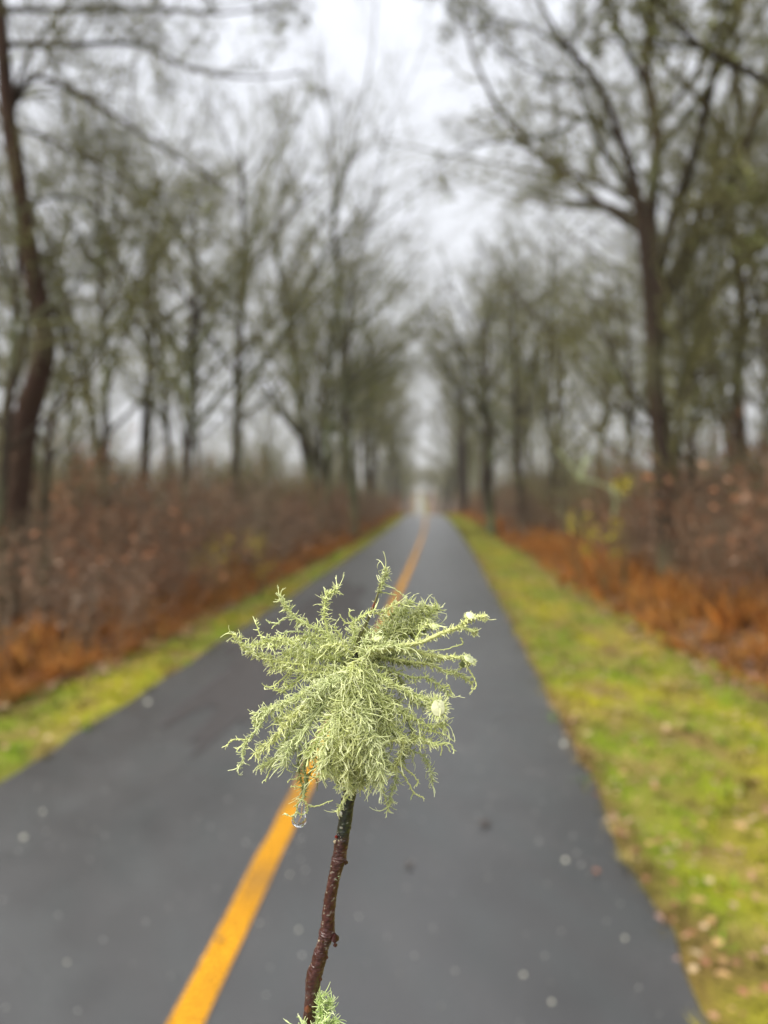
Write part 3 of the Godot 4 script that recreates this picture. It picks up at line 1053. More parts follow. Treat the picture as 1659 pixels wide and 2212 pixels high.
		o.scale = Vector3.ONE * float(spot[2])
		o.rotation.y = rnd(0, TAU)
		tag(o, "small pale pebble on the %s" % spot[3], "pebble", "pale specks on the path")

func n_of(x: float) -> float:
	return fmod(x * 0.37, 1.3)

# ================================================================== the twig
const PX := LICHEN_AWAY / 2400.7      # metres per photograph pixel in the plane of the twig

func here(x: float, y: float, z := 0.0) -> Vector3:   # twig plane: photograph pixels from the heart of the clump, z in millimetres
	return Vector3((x - 1147.0) * PX, -(y - 2155.0) * PX, z * 0.001)

func clump_frame() -> Transform3D:
	return Transform3D(cam_basis, EYE + cam_basis * Vector3((1147.0 - 1247.0) * PX, -(2155.0 - 1662.5) * PX, -LICHEN_AWAY))

func build_twig() -> void:
	var o := thing("twig", "dark red brown wet twig held upright in front of the path, black near the lichen", "twig")
	o.transform = clump_frame()
	var knots := [[905, 4700, 56], [930, 4300, 54], [950, 3900, 50], [972, 3600, 47], [990, 3440, 45], [1003, 3325, 43], [1012, 3240, 43], [1019, 3173, 50], [1033, 3130, 46], [1040, 3100, 47], [1047, 3075, 41], [1056, 3050, 45], [1061, 3031, 54], [1064, 3012, 46], [1066, 2975, 42], [1075, 2902, 39], [1088, 2839, 39], [1096, 2805, 44], [1101, 2789, 49], [1104, 2770, 43], [1109, 2734, 46], [1114, 2705, 42], [1120, 2672, 43], [1128, 2609, 43], [1139, 2559, 42], [1150, 2450, 37], [1155, 2350, 31], [1152, 2250, 26], [1150, 2170, 21], [1163, 2080, 15], [1192, 2018, 10], [1215, 1962, 8], [1228, 1925, 7], [1236, 1893, 7]]
	var m := Mesher.new()
	var pts := PackedVector3Array()
	for k in knots:
		pts.append(Vector3(k[0], k[1], k[2]))
	var dense := smooth(pts, 18)
	var sides := 26
	var rows := dense.size()
	var grid := []
	var cols := PackedColorArray()
	for r in rows:
		var q := dense[r]
		var nx := dense[mini(r + 1, rows - 1)] - dense[maxi(r - 1, 0)]
		var across := Vector3(-nx.y, nx.x, 0).normalized()
		if across.x < 0:
			across = -across
		for k in sides + 1:
			var a := TAU * (k % sides) / sides
			var bump := 1.0 + 0.10 * fine_noise.get_noise_3d(cos(a) * 5.0, sin(a) * 5.0, q.y * 0.22) + 0.05 * fine_noise.get_noise_3d(cos(a) * 16.0, sin(a) * 16.0, q.y * 0.9)
			var ring := absf(fmod(q.y + 9.0 * fine_noise.get_noise_1d(q.y), 46.0) - 3.0)
			if q.y > 2760.0 and ring < 2.5:
				bump -= 0.035
			var rr := q.z * 0.5 * bump
			var p := Vector3(q.x, q.y, 0) + across * cos(a) * rr
			grid.append(here(p.x, p.y, sin(a) * rr * PX * 1000.0))
			# bark: wine red below, sooty with green mould above, pale crusts of lichen here and there
			var f := fine_noise.get_noise_3d(cos(a) * 7.0, sin(a) * 7.0, q.y * 0.3)
			var g := fine_noise.get_noise_3d(cos(a) * 3.0 + 50.0, sin(a) * 3.0, q.y * 0.12)
			var red := Color(0.036, 0.008, 0.006).lerp(Color(0.085, 0.032, 0.027), clampf(0.35 + f + g, 0, 1))
			var soot := Color(0.012, 0.012, 0.010).lerp(Color(0.03, 0.045, 0.025), clampf(0.3 + g * 1.5, 0, 1))
			var col := soot.lerp(red, smoothstep(2700.0, 2745.0, q.y + 25.0 * g))
			if q.y < 2110.0:
				col = Color(0.13, 0.13, 0.04).lerp(Color(0.14, 0.03, 0.012), smoothstep(1945.0, 1965.0, q.y) * (1.0 - smoothstep(1990.0, 2010.0, q.y)))
			if f + g * 0.9 > 0.56:
				col = col.lerp(Color(0.32, 0.31, 0.25), clampf((f + g * 0.9 - 0.56) * 5.0, 0, 0.7))
			cols.append(col)
	m.grid(grid, sides + 1, cols)
	var bark := mat(0.4, 0.5)
	bark.clearcoat_enabled = true
	bark.clearcoat = 0.35
	bark.clearcoat_roughness = 0.25
	part("bark", m.done(), bark, o)
	# buds and leaf scars
	for b in [[1088, 3038, 1.2, 22, Color(0.04, 0.01, 0.008)], [1123, 2797, 0.5, 12, Color(0.045, 0.012, 0.01)], [1049, 3045, 1.6, 10, Color(0.08, 0.03, 0.02)], [1002, 3262, 1.8, 17, Color(0.16, 0.05, 0.025)], [1041, 3172, 1.0, 10, Color(0.07, 0.018, 0.014)], [1093, 2709, 1.6, 8, Color(0.20, 0.012, 0.01)], [1090, 3058, 1.5, 10, Color(0.06, 0.018, 0.013)], [1061, 3104, 0.6, 9, Color(0.07, 0.02, 0.015)]]:
		var bm := Mesher.new()
		var bp := PackedVector3Array()
		var br := PackedFloat32Array()
		for k in 8:
			var t := k / 7.0
			bp.append(here(b[0], b[1] + (t - 0.5) * b[3] * 1.5, b[2] + 0.1 * sin(t * 6.0)))
			br.append(PX * b[3] * 0.62 * maxf(sin(PI * (0.06 + 0.88 * t)), 0.15) * (1.0 + 0.12 * sin(k * 5.0)))
		bm.tube(bp, br, 12, b[4], b[4] * 1.2)
		part("bud", bm.done(), bark, o)
	# pale crusts
	for b in [[1110, 2637, 1.7, 9, Color(0.55, 0.55, 0.46)], [1122, 2652, 1.75, 7, Color(0.42, 0.38, 0.26)], [1136, 2655, 1.3, 6, Color(0.45, 0.42, 0.3)], [1102, 2722, 1.8, 8, Color(0.5, 0.42, 0.28)], [1113, 2727, 1.75, 7, Color(0.52, 0.45, 0.3)], [1088, 2730, 1.4, 6, Color(0.5, 0.42, 0.28)], [1107, 2709, 1.8, 6, Color(0.5, 0.4, 0.28)], [1084, 2812, 1.5, 9, Color(0.38, 0.4, 0.26)], [1081, 2826, 1.4, 7, Color(0.4, 0.4, 0.28)], [1092, 2846, 1.65, 9, Color(0.36, 0.48, 0.28)], [1099, 2838, 1.5, 6, Color(0.33, 0.45, 0.26)], [1074, 2869, 1.5, 8, Color(0.42, 0.42, 0.3)], [1017, 3160, 1.7, 7, Color(0.4, 0.36, 0.3)], [1012, 3168, 1.6, 5, Color(0.4, 0.36, 0.3)], [1008, 3290, 1.8, 9, Color(0.34, 0.2, 0.17)], [1037, 3048, 1.5, 3, Color(0.7, 0.6, 0.4)]]:
		var bm := Mesher.new()
		var mid := here(b[0], b[1], b[2])
		for k in 14:
			var e := []
			for w in 2:
				var a := TAU * (k + w) / 14.0
				var r: float = b[3] * (1.0 + 0.45 * fine_noise.get_noise_2d(cos(a) * 6.0 + b[1], sin(a) * 6.0))
				e.append(here(b[0] + cos(a) * r, b[1] + sin(a) * r * 1.2, b[2] - 0.5 - 0.25 * absf(cos(a))))
			bm.tri(mid, e[0], e[1], b[4] * (0.9 + 0.2 * fmod(k * 0.37, 1.0)), (Vector3.BACK * 0.8 + (e[0] - mid).normalized() * 0.3).normalized())
		part("crust", bm.done(), mat(0.8), o)

# ================================================================== the lichen
var pale := Color(0.78, 0.86, 0.35)
var lichen_mat: StandardMaterial3D

# one hair: a short curved thread that keeps its width almost to the tip
func hair(m: Mesher, p: Vector3, d: Vector3, length: float, r: float, curl: Vector3, c0: Color, c1: Color, forks := 0) -> void:
	var n := 6 if length > 0.0022 else 5
	var pts := PackedVector3Array()
	var rad := PackedFloat32Array()
	var q := p
	var dd := d
	for k in n:
		pts.append(q)
		rad.append(r * lerpf(1.05, 0.5, float(k) / (n - 1)))
		dd = (dd + curl * (0.4 + 0.28 * k) + rv() * 0.10).normalized()
		q += dd * length / (n - 1)
	m.tube(pts, rad, 4, c0, c1)
	for k in forks:
		var j := rng.randi_range(1, n - 2)
		hair(m, pts[j], ((pts[j + 1] - pts[j]).normalized() + rv() * 0.9).normalized(), length * rnd(0.3, 0.55), r * 0.8, curl + rv() * 0.3, c0.lerp(c1, 0.5), c1, 0)

# one main thread with its fringe of hairs. spec: points [x, y, z mm], core width px, hair length px, spacing px, droop, forks
func frond(o: Node3D, list: Array, core: float, fringe: float, spacing: float, droop: float, forks: float, tone := 1.0, taper := 0.45, hair_w := 3.8, green := 0.0, aged := Color(0.34, 0.42, 0.13)) -> void:
	var m := Mesher.new()
	var raw := PackedVector3Array()
	for k in list:
		raw.append(here(700.0 + k[0] / 1.7463, 1800.0 + k[1] / 1.7463, k[2]))
	var pts := smooth(raw, 8)
	var total := 0.0
	for k in pts.size() - 1:
		total += pts[k].distance_to(pts[k + 1])
	var tint := pale.lerp(Color(0.60, 0.69, 0.42) if rng.randf() < 0.5 else Color(0.82, 0.84, 0.33), rnd(0.0, 0.55)).lerp(aged, green)
	var jit := PackedVector3Array()
	var rad := PackedFloat32Array()
	for k in pts.size():
		var t := float(k) / (pts.size() - 1)
		jit.append(pts[k] + rv() * PX * 1.6)
		rad.append(PX * core * 0.5 * lerpf(1.0, taper, t))
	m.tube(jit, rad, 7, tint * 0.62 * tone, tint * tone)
	var neat := droop < 0.13
	var count := int(total / (PX * spacing * (0.95 if neat else 0.9)))
	for k in count:
		var t := (k + rng.randf()) / count
		var f := t * (jit.size() - 1)
		var j := mini(int(f), jit.size() - 2)
		var p := jit[j].lerp(jit[j + 1], f - j)
		var along := (jit[j + 1] - jit[j]).normalized()
		var side := along.cross(rv()).normalized()
		var d := (side + along * rnd(0.0, 0.55)).normalized()
		var l := PX * fringe * (lerpf(0.45, 1.75, pow(rng.randf(), 1.5)) if neat else lerpf(0.35, 1.9, pow(rng.randf(), 1.9))) * lerpf(1.0, 0.62, t)
		var curl := Vector3(0, -droop, 0) * rnd(0.2, 1.0) + along * rnd(-0.15, 0.3) + side.cross(along) * rnd(-0.3, 0.3) + rv() * (0.24 if neat else 0.48)
		var shade := rnd(0.8, 1.12) * tone
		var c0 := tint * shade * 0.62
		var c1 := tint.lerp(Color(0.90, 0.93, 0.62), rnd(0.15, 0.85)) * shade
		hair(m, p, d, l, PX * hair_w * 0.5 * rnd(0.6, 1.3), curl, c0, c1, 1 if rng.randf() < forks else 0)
	# a softer under-fringe of finer, shorter hairs
	for k in int(count * 0.55):
		var f := rng.randf() * (jit.size() - 1.001)
		var j := int(f)
		var along := (jit[j + 1] - jit[j]).normalized()
		var side := along.cross(rv()).normalized()
		var p := jit[j].lerp(jit[j + 1], f - j)
		var l := PX * fringe * rnd(0.3, 0.8)
		var q := p + (side + along * rnd(-0.2, 0.5)).normalized() * l * 0.5
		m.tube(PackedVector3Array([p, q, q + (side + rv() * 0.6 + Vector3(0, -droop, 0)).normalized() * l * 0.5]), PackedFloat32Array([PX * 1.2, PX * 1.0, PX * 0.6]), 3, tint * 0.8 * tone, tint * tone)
	# the end frays into a few longer threads
	if fringe > 7.0:
		var last := pts.size() - 1
		var ahead := (jit[last] - jit[last - 3]).normalized()
		for k in 2:
			var j := last - rng.randi_range(0, 3)
			var d := (ahead + rv() * 0.75).normalized()
			hair(m, jit[j], d, PX * rnd(0.8, 1.5) * minf(fringe * 1.6, 50.0), PX * hair_w * 0.42, rv() * 0.4 + Vector3(0, -droop * 0.5, 0), tint * tone, tint.lerp(Color(0.90, 0.93, 0.62), 0.6), 1)
	part("frond", m.done(), lichen_mat, o)

# a pale saucer with a fringe of lashes round its rim
func saucer(o: Node3D, x: float, y: float, z: float, wide: float, tall: float, facing: Vector3, lash: float, col: Color) -> void:
	var m := Mesher.new()
	var c := here(700.0 + x / 1.7463, 1800.0 + y / 1.7463, z)
	var nrm := facing.normalized()
	var u := nrm.cross(Vector3.UP if absf(nrm.y) < 0.9 else Vector3.RIGHT).normalized()
	var w := nrm.cross(u)
	var rx := wide * PX / 1.7463
	var ry := tall * PX / 1.7463
	var rows := [[0.02, 0.20], [0.3, 0.19], [0.6, 0.14], [0.88, 0.05], [1.0, 0.04], [1.04, -0.05], [0.75, -0.35], [0.3, -0.6], [0.0, -0.7]]
	var grid := []
	var cols := PackedColorArray()
	for k in rows.size():
		for s in 25:
			var a := TAU * (s % 24) / 24.0
			var wob := 1.0 + 0.05 * sin(a * 2.0 + x) + 0.04 * sin(a * 5.0 + 1.0) + 0.03 * sin(a * 9.0)
			grid.append(c + u * cos(a) * rx * rows[k][0] * wob + w * sin(a) * ry * rows[k][0] * wob + nrm * rx * (rows[k][1] + (0.05 * fine_noise.get_noise_3d(cos(a) * rows[k][0] * 22.0, sin(a) * rows[k][0] * 22.0, x) if k < 5 else 0.0)) * (1.0 + 0.12 * rows[k][0] * sin(a * 3.0 + k)))
			var f := fine_noise.get_noise_3d(cos(a) * rows[k][0] * 14.0, sin(a) * rows[k][0] * 14.0, x)
			cols.append((col * (1.0 + 0.12 * f)) if k < 5 else pale * 0.7)
	m.grid(grid, 25, cols)
	for k in int(lash * 3.6 * (1.0 if wide > 39.9 and lash > 29.0 else 0.6)):
		var a := rnd(0, TAU)
		var d := (u * cos(a) + w * sin(a) + nrm * rnd(-0.15, 0.45)).normalized()
		hair(m, c + (u * cos(a) * rx + w * sin(a) * ry) * 0.98 - nrm * rx * rnd(0.0, 0.3), d, PX * lash * rnd(0.35, 0.9) * (1.0 if wide > 39.9 and lash > 29.0 else 0.5), PX * 1.2, rv() * 0.2, pale * 0.85, pale.lerp(Color(0.9, 0.92, 0.6), 0.6))
	part("disc", m.done(), lichen_mat, o)

func build_lichen() -> void:
	lichen_mat = mat(0.8, 0.25)
	lichen_mat.backlight = Color(0.4, 0.4, 0.4)
	var o := thing("beard_lichen", "bushy pale green beard lichen clump round the top of the twig", "lichen")
	o.transform = clump_frame()
	# fans to the upper left
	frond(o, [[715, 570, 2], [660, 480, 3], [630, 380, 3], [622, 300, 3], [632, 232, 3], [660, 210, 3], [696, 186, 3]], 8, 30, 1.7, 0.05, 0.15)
	frond(o, [[690, 530, 1], [610, 430, 2], [540, 395, 3], [470, 355, 3], [415, 300, 3], [395, 262, 3], [378, 232, 3]], 9, 27, 1.7, 0.05, 0.15)
	frond(o, [[450, 345, 3], [400, 352, 4], [360, 378, 4], [318, 372, 4]], 6, 12, 5, 0.0, 0.2)
	frond(o, [[362, 378, 4], [345, 392, 4], [330, 408, 4]], 5, 6, 8, 0.0, 0.0)
	frond(o, [[560, 520, 1], [540, 470, 2], [520, 440, 2], [480, 432, 2], [420, 430, 3], [400, 436, 3]], 6, 16, 4, 0.0, 0.2)
	# fans to the left
	frond(o, [[720, 600, 1], [600, 560, 3], [500, 520, 4], [420, 470, 4], [350, 470, 4], [280, 490, 4], [220, 500, 4]], 8, 30, 1.8, 0.1, 0.3)
	frond(o, [[700, 640, 2], [560, 620, 3], [430, 600, 4], [340, 590, 4], [260, 560, 4], [200, 535, 4], [165, 490, 4], [118, 442, 4]], 9, 32, 1.5, 0.1, 0.3)
	frond(o, [[300, 500, 4], [282, 470, 4], [268, 440, 4], [242, 378, 4]], 6, 14, 4, 0.0, 0.2)
	frond(o, [[650, 560, -2], [560, 510, -3], [470, 500, -4], [380, 520, -4], [300, 540, -4]], 8, 32, 1.7, 0.1, 0.3)
	frond(o, [[680, 660, 3], [560, 650, 4], [460, 640, 4], [390, 620, 4], [340, 630, 4]], 8, 34, 1.6, 0.15, 0.35)
	frond(o, [[420, 660, 3], [390, 690, 3], [355, 720, 3], [320, 738, 3], [292, 735, 3]], 6, 10, 7, 0.1, 0.2)
	frond(o, [[440, 660, 3], [410, 690, 3], [396, 720, 3]], 5, 10, 6, 0.1, 0.2)
	frond(o, [[480, 700, 3], [420, 740, 2], [380, 770, 2], [345, 750, 2]], 7, 26, 2.5, 0.1, 0.3)
	frond(o, [[690, 600, 0], [600, 580, 1], [520, 590, 2], [450, 570, 2], [390, 560, 2]], 7, 34, 1.6, 0.12, 0.3)
	frond(o, [[700, 560, -1], [620, 530, -1], [560, 545, -1], [490, 555, -1], [430, 540, -1]], 7, 32, 1.7, 0.12, 0.3)
	frond(o, [[660, 520, 0], [600, 480, 1], [560, 450, 1], [500, 470, 1], [430, 500, 1]], 7, 30, 1.8, 0.1, 0.3)
	frond(o, [[690, 690, 1], [620, 700, 1], [540, 700, 1], [470, 690, 1]], 7, 32, 1.8, 0.15, 0.3)
	frond(o, [[680, 720, 2], [580, 780, 2], [500, 850, 2], [420, 900, 2], [350, 930, 2]], 8, 36, 1.6, 0.25, 0.4)
	frond(o, [[670, 780, 0], [580, 860, 0], [500, 920, 0], [430, 990, 0]], 8, 36, 1.7, 0.25, 0.4)
	# long fan to the lower left
	frond(o, [[740, 640, 4], [650, 680, 6], [560, 725, 6], [460, 790, 5], [380, 830, 4], [300, 865, 3], [250, 905, 3], [238, 950, 3]], 10, 34, 1.15, 0.22, 0.3)
	frond(o, [[330, 850, 4], [290, 900, 4], [255, 960, 4], [215, 1010, 4], [180, 1060, 4], [168, 1110, 4], [172, 1148, 4], [138, 1186, 4]], 8, 20, 2.4, 0.15, 0.15)
	frond(o, [[225, 1010, 4], [190, 1025, 4], [140, 1025, 4], [104, 1032, 4], [80, 1060, 4]], 6, 9, 6, 0.05, 0.1)
	frond(o, [[200, 1030, 4], [165, 1055, 4], [135, 1090, 4]], 6, 8, 7, 0.05, 0.0)
	frond(o, [[620, 740, 5], [520, 830, 6], [440, 900, 6], [380, 980, 5], [330, 1040, 4], [280, 1070, 4], [245, 1110, 4]], 9, 34, 1.4, 0.25, 0.4)
	frond(o, [[600, 760, 3], [540, 860, 3], [450, 960, 3], [400, 1040, 3], [378, 1090, 3], [350, 1140, 3], [310, 1160, 3], [276, 1178, 3]], 9, 30, 1.6, 0.2, 0.3)
	frond(o, [[340, 1160, 3], [318, 1200, 3], [305, 1230, 3], [294, 1262, 3]], 6, 8, 8, 0.05, 0.0)
	frond(o, [[370, 1120, 3], [400, 1160, 3], [420, 1200, 3], [436, 1212, 3]], 6, 8, 8, 0.05, 0.1)
	frond(o, [[330, 1165, 3], [350, 1190, 3], [370, 1180, 3]], 6, 8, 6, 0.05, 0.1)
	frond(o, [[690, 740, 6], [590, 860, 7], [510, 960, 7], [450, 1030, 6], [418, 1090, 6], [405, 1145, 6]], 11, 40, 1.5, 0.3, 0.5)
	frond(o, [[640, 800, 2], [540, 930, 2], [470, 1030, 2], [460, 1100, 2]], 8, 40, 1.8, 0.25, 0.5, 0.9)
	# front, hanging over the twig
	frond(o, [[780, 600, 6], [740, 720, 8], [700, 830, 9], [640, 930, 9], [590, 1020, 8], [540, 1090, 8]], 11, 46, 1.15, 0.35, 0.5)
	frond(o, [[790, 580, 7], [765, 700, 9], [740, 830, 10], [710, 930, 10], [665, 1020, 9], [630, 1090, 9], [625, 1140, 9]], 11, 46, 1.1, 0.35, 0.5)
	frond(o, [[800, 600, 7], [785, 740, 9], [768, 860, 10], [745, 980, 10], [720, 1080, 9], [660, 1150, 9]], 11, 46, 1.2, 0.35, 0.5)
	frond(o, [[760, 640, 8], [690, 680, 9], [640, 690, 9], [590, 740, 9], [540, 800, 8]], 10, 44, 1.3, 0.3, 0.5)
	frond(o, [[810, 700, 4], [790, 860, 5], [770, 990, 5], [790, 1100, 5], [830, 1190, 5], [820, 1250, 5], [760, 1290, 5]], 10, 42, 1.6, 0.3, 0.5)
	frond(o, [[760, 1000, 4], [750, 1120, 4], [770, 1220, 4], [790, 1270, 4], [760, 1330, 4], [725, 1370, 4], [698, 1425, 4]], 10, 24, 3.0, 0.2, 0.3)
	frond(o, [[800, 1130, 5], [815, 1200, 6], [800, 1260, 6], [760, 1280, 6], [695, 1285, 6]], 8, 22, 4.0, 0.2, 0.3)
	frond(o, [[720, 900, 6], [700, 1040, 6], [670, 1140, 6], [640, 1200, 6], [600, 1220, 6]], 9, 36, 2.2, 0.3, 0.5)
	for k in 6:
		var x := 640.0 + 60.0 * k
		frond(o, [[790 + 6 * (k - 4), 700 + 30 * (k % 3), 7], [lerpf(790, x, 0.55), 880 + 20 * (k % 2), 12], [x, 1030 + 30 * (k % 3), 12], [x + 14 * sin(k * 2.0), 1150 + 35 * (k % 3), 9]], 10, 46, 1.4, 0.35, 0.5)
	for k in 6:
		var x := 690.0 + 45.0 * k
		frond(o, [[x + 20, 980, 4], [x + 10 * sin(k * 3.0), 1090, 6], [x - 10, 1180, 6], [x + 20 * cos(k * 2.0), 1255 + 12 * (k % 2), 5]], 8, 38, 2.4, 0.3, 0.6)
	# front right
	frond(o, [[830, 560, 6], [850, 680, 8], [870, 800, 9], [880, 920, 8], [860, 1040, 7]], 10, 46, 1.3, 0.35, 0.5)
	frond(o, [[850, 620, 6], [920, 740, 7], [960, 860, 7], [960, 980, 6], [930, 1080, 6], [890, 1150, 6]], 10, 46, 1.3, 0.35, 0.5)
	frond(o, [[840, 780, 3], [880, 920, 4], [920, 1040, 4], [970, 1140, 4], [1020, 1220, 4], [1000, 1320, 4], [978, 1410, 4]], 9, 30, 2.4, 0.2, 0.4, 0.95)
	frond(o, [[930, 1210, 4], [940, 1280, 4], [960, 1340, 4], [972, 1385, 4], [976, 1415, 4]], 7, 12, 6, 0.1, 0.2, 0.8)
	frond(o, [[880, 700, 5], [980, 800, 6], [1060, 870, 6], [1140, 910, 5], [1220, 950, 5], [1300, 930, 5]], 9, 38, 1.4, 0.3, 0.4)
	frond(o, [[880, 760, 5], [960, 880, 6], [1020, 960, 6], [1080, 1020, 5], [1160, 1010, 5], [1240, 1040, 5]], 9, 40, 1.5, 0.3, 0.5)
	frond(o, [[1150, 960, 5], [1230, 975, 5], [1290, 990, 5], [1330, 1020, 5]], 6, 10, 7, 0.1, 0.1)
	frond(o, [[1170, 1030, 5], [1240, 1050, 5], [1290, 1038, 5], [1325, 1045, 5], [1340, 1080, 5]], 7, 10, 7, 0.1, 0.1)
	frond(o, [[1290, 1040, 5], [1310, 1060, 5], [1320, 1085, 5]], 5, 6, 9, 0.1, 0.0)
	frond(o, [[1270, 1045, 5], [1275, 1075, 5], [1268, 1105, 5]], 5, 6, 9, 0.1, 0.0)
	frond(o, [[1230, 950, 5], [1270, 925, 5], [1300, 932, 5]], 5, 6, 9, 0.1, 0.0)
	frond(o, [[940, 900, 2], [1020, 1020, 2], [1090, 1090, 2], [1160, 1120, 2], [1200, 1170, 2], [1220, 1225, 2], [1225, 1282, 2]], 8, 26, 2.6, 0.2, 0.3, 0.85)
	frond(o, [[1030, 1130, 3], [1070, 1190, 3], [1110, 1220, 3], [1140, 1255, 3], [1145, 1275, 3]], 6, 10, 7, 0.05, 0.2)
	frond(o, [[1020, 1190, 3], [1070, 1240, 3], [1095, 1280, 3], [1120, 1325, 3], [1150, 1345, 3], [1175, 1352, 3]], 6, 8, 8, 0.05, 0.2)
	frond(o, [[1118, 1325, 3], [1112, 1345, 3], [1103, 1366, 3]], 5, 5, 9, 0.0, 0.0)
	frond(o, [[900, 960, 6], [980, 1010, 7], [1050, 1010, 7], [1050, 1080, 7], [1000, 1180, 7]], 9, 36, 2.0, 0.3, 0.6)
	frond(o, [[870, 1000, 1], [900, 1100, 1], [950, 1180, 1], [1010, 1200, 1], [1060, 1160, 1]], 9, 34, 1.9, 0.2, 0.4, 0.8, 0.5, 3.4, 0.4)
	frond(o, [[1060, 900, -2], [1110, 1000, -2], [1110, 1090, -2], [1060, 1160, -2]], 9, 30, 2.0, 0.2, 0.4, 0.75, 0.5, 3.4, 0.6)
	# right side
	frond(o, [[820, 560, 3], [930, 520, 5], [1040, 500, 6], [1150, 480, 6], [1250, 440, 5], [1330, 410, 5], [1392, 388, 5], [1420, 350, 5], [1470, 340, 5], [1510, 340, 5]], 15, 19, 1.1, 0.05, 0.05, 0.9, 0.55)
	frond(o, [[1370, 398, 5], [1410, 405, 5], [1452, 420, 5]], 12, 14, 1.6, 0.05, 0.0, 0.9, 0.8)
	frond(o, [[1380, 460, 4], [1392, 490, 4], [1340, 510, 4], [1290, 525, 4], [1200, 530, 4]], 5, 6, 14, 0.0, 0.0)
	frond(o, [[860, 540, 2], [980, 520, 4], [1110, 525, 5], [1200, 548, 5], [1290, 562, 5], [1360, 562, 5], [1420, 575, 5]], 14, 19, 1.15, 0.05, 0.05, 0.85, 0.7)
	frond(o, [[1405, 610, 5], [1430, 640, 5], [1455, 680, 5], [1465, 715, 5], [1455, 738, 5], [1435, 738, 5]], 6, 5, 16, 0.0, 0.0)
	frond(o, [[880, 570, 0], [1000, 590, 1], [1100, 600, 2], [1200, 615, 2], [1290, 650, 2], [1360, 670, 2], [1410, 695, 2], [1450, 725, 2]], 9, 20, 1.9, 0.1, 0.15, 0.8)
	frond(o, [[1400, 620, 3], [1370, 640, 3], [1340, 665, 3], [1310, 660, 3]], 5, 12, 6, 0.1, 0.1)
	frond(o, [[1420, 690, 3], [1440, 678, 3], [1458, 690, 3]], 4, 5, 10, 0.0, 0.0)
	frond(o, [[900, 620, 1], [1000, 650, 2], [1100, 685, 2], [1180, 690, 2], [1230, 710, 2], [1290, 745, 2], [1320, 790, 2]], 8, 22, 1.8, 0.15, 0.25, 0.85)
	frond(o, [[1290, 745, 2], [1318, 735, 2], [1325, 755, 2], [1340, 780, 2]], 6, 8, 6, 0.05, 0.1)
	frond(o, [[870, 620, 5], [960, 680, 6], [1040, 720, 7], [1120, 765, 7], [1190, 790, 7], [1245, 822, 7]], 10, 34, 1.2, 0.2, 0.35)
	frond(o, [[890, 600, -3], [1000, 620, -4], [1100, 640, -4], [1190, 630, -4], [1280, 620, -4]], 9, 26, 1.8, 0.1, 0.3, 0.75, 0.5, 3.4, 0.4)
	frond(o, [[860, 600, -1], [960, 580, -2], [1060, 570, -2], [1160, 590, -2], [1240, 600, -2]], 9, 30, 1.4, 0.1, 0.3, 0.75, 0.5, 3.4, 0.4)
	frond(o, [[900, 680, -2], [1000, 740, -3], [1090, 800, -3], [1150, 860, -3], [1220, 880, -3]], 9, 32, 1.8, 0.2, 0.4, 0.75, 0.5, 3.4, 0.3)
	# bright fluffy tuft on top
	frond(o, [[880, 540, 0], [940, 470, -1], [1010, 400, -2], [1060, 350, -2], [1110, 270, -2]], 7, 44, 1.1, 0.0, 0.3, 0.95, 0.4, 3.2, 0.35)
	frond(o, [[900, 540, 0], [1000, 450, -1], [1080, 400, -2], [1150, 350, -2], [1190, 300, -2]], 7, 44, 1.1, 0.0, 0.3, 0.95, 0.4, 3.2, 0.35)
	frond(o, [[920, 540, 0], [1040, 470, -1], [1140, 410, -2], [1210, 350, -2], [1262, 305, -2]], 7, 44, 1.1, 0.0, 0.3, 0.95, 0.4, 3.2, 0.35)
	frond(o, [[940, 530, -3], [1060, 480, -4], [1160, 450, -4], [1240, 420, -4]], 7, 42, 1.2, 0.0, 0.3, 0.85, 0.4, 3.2, 0.45)
	frond(o, [[900, 500, -3], [950, 420, -4], [1000, 360, -4], [1040, 320, -4]], 7, 42, 1.3, 0.0, 0.3, 0.9, 0.4, 3.2, 0.35)
	frond(o, [[1130, 480, 2], [1180, 400, 1], [1235, 395, 1]], 6, 24, 2.0, 0.0, 0.2)
	# top centre, round the tip of the twig
	frond(o, [[800, 560, 0], [790, 470, 1], [780, 400, 1], [800, 370, 1], [850, 340, 1], [900, 310, 1]], 8, 24, 2.2, 0.0, 0.25)
	frond(o, [[760, 520, 2], [720, 480, 2], [700, 440, 2], [680, 410, 2]], 6, 20, 3, 0.0, 0.3)
	frond(o, [[800, 420, 1], [760, 390, 1], [735, 385, 1], [720, 362, 1]], 6, 12, 5, 0.0, 0.3)
	frond(o, [[790, 380, 1], [770, 355, 1], [758, 335, 1], [762, 315, 1]], 6, 9, 6, 0.0, 0.1)
	frond(o, [[780, 560, 4], [740, 510, 5], [700, 490, 5], [650, 500, 5]], 8, 30, 2.0, 0.1, 0.4)
	frond(o, [[830, 560, 4], [850, 480, 5], [880, 430, 5], [915, 450, 5]], 8, 28, 2.0, 0.1, 0.4)
	frond(o, [[850, 560, 6], [900, 500, 7], [960, 490, 7], [1020, 490, 7], [1070, 500, 7]], 9, 32, 1.8, 0.3, 0.3)
	frond(o, [[930, 330, 0], [980, 310, 0], [1020, 270, 0], [1060, 290, 0]], 5, 22, 3.0, 0.0, 0.4, 0.95)
	frond(o, [[905, 330, 1], [950, 340, 1], [985, 300, 1], [1030, 280, 1]], 5, 20, 3.0, 0.0, 0.4, 0.9)
	frond(o, [[860, 420, -2], [840, 470, -2], [870, 520, -2], [930, 560, -2]], 8, 38, 1.5, 0.1, 0.4, 0.8)
	frond(o, [[945, 165, 0], [985, 180, 0], [1030, 205, 0], [1080, 240, 0]], 5, 5, 14, 0.0, 0.0)
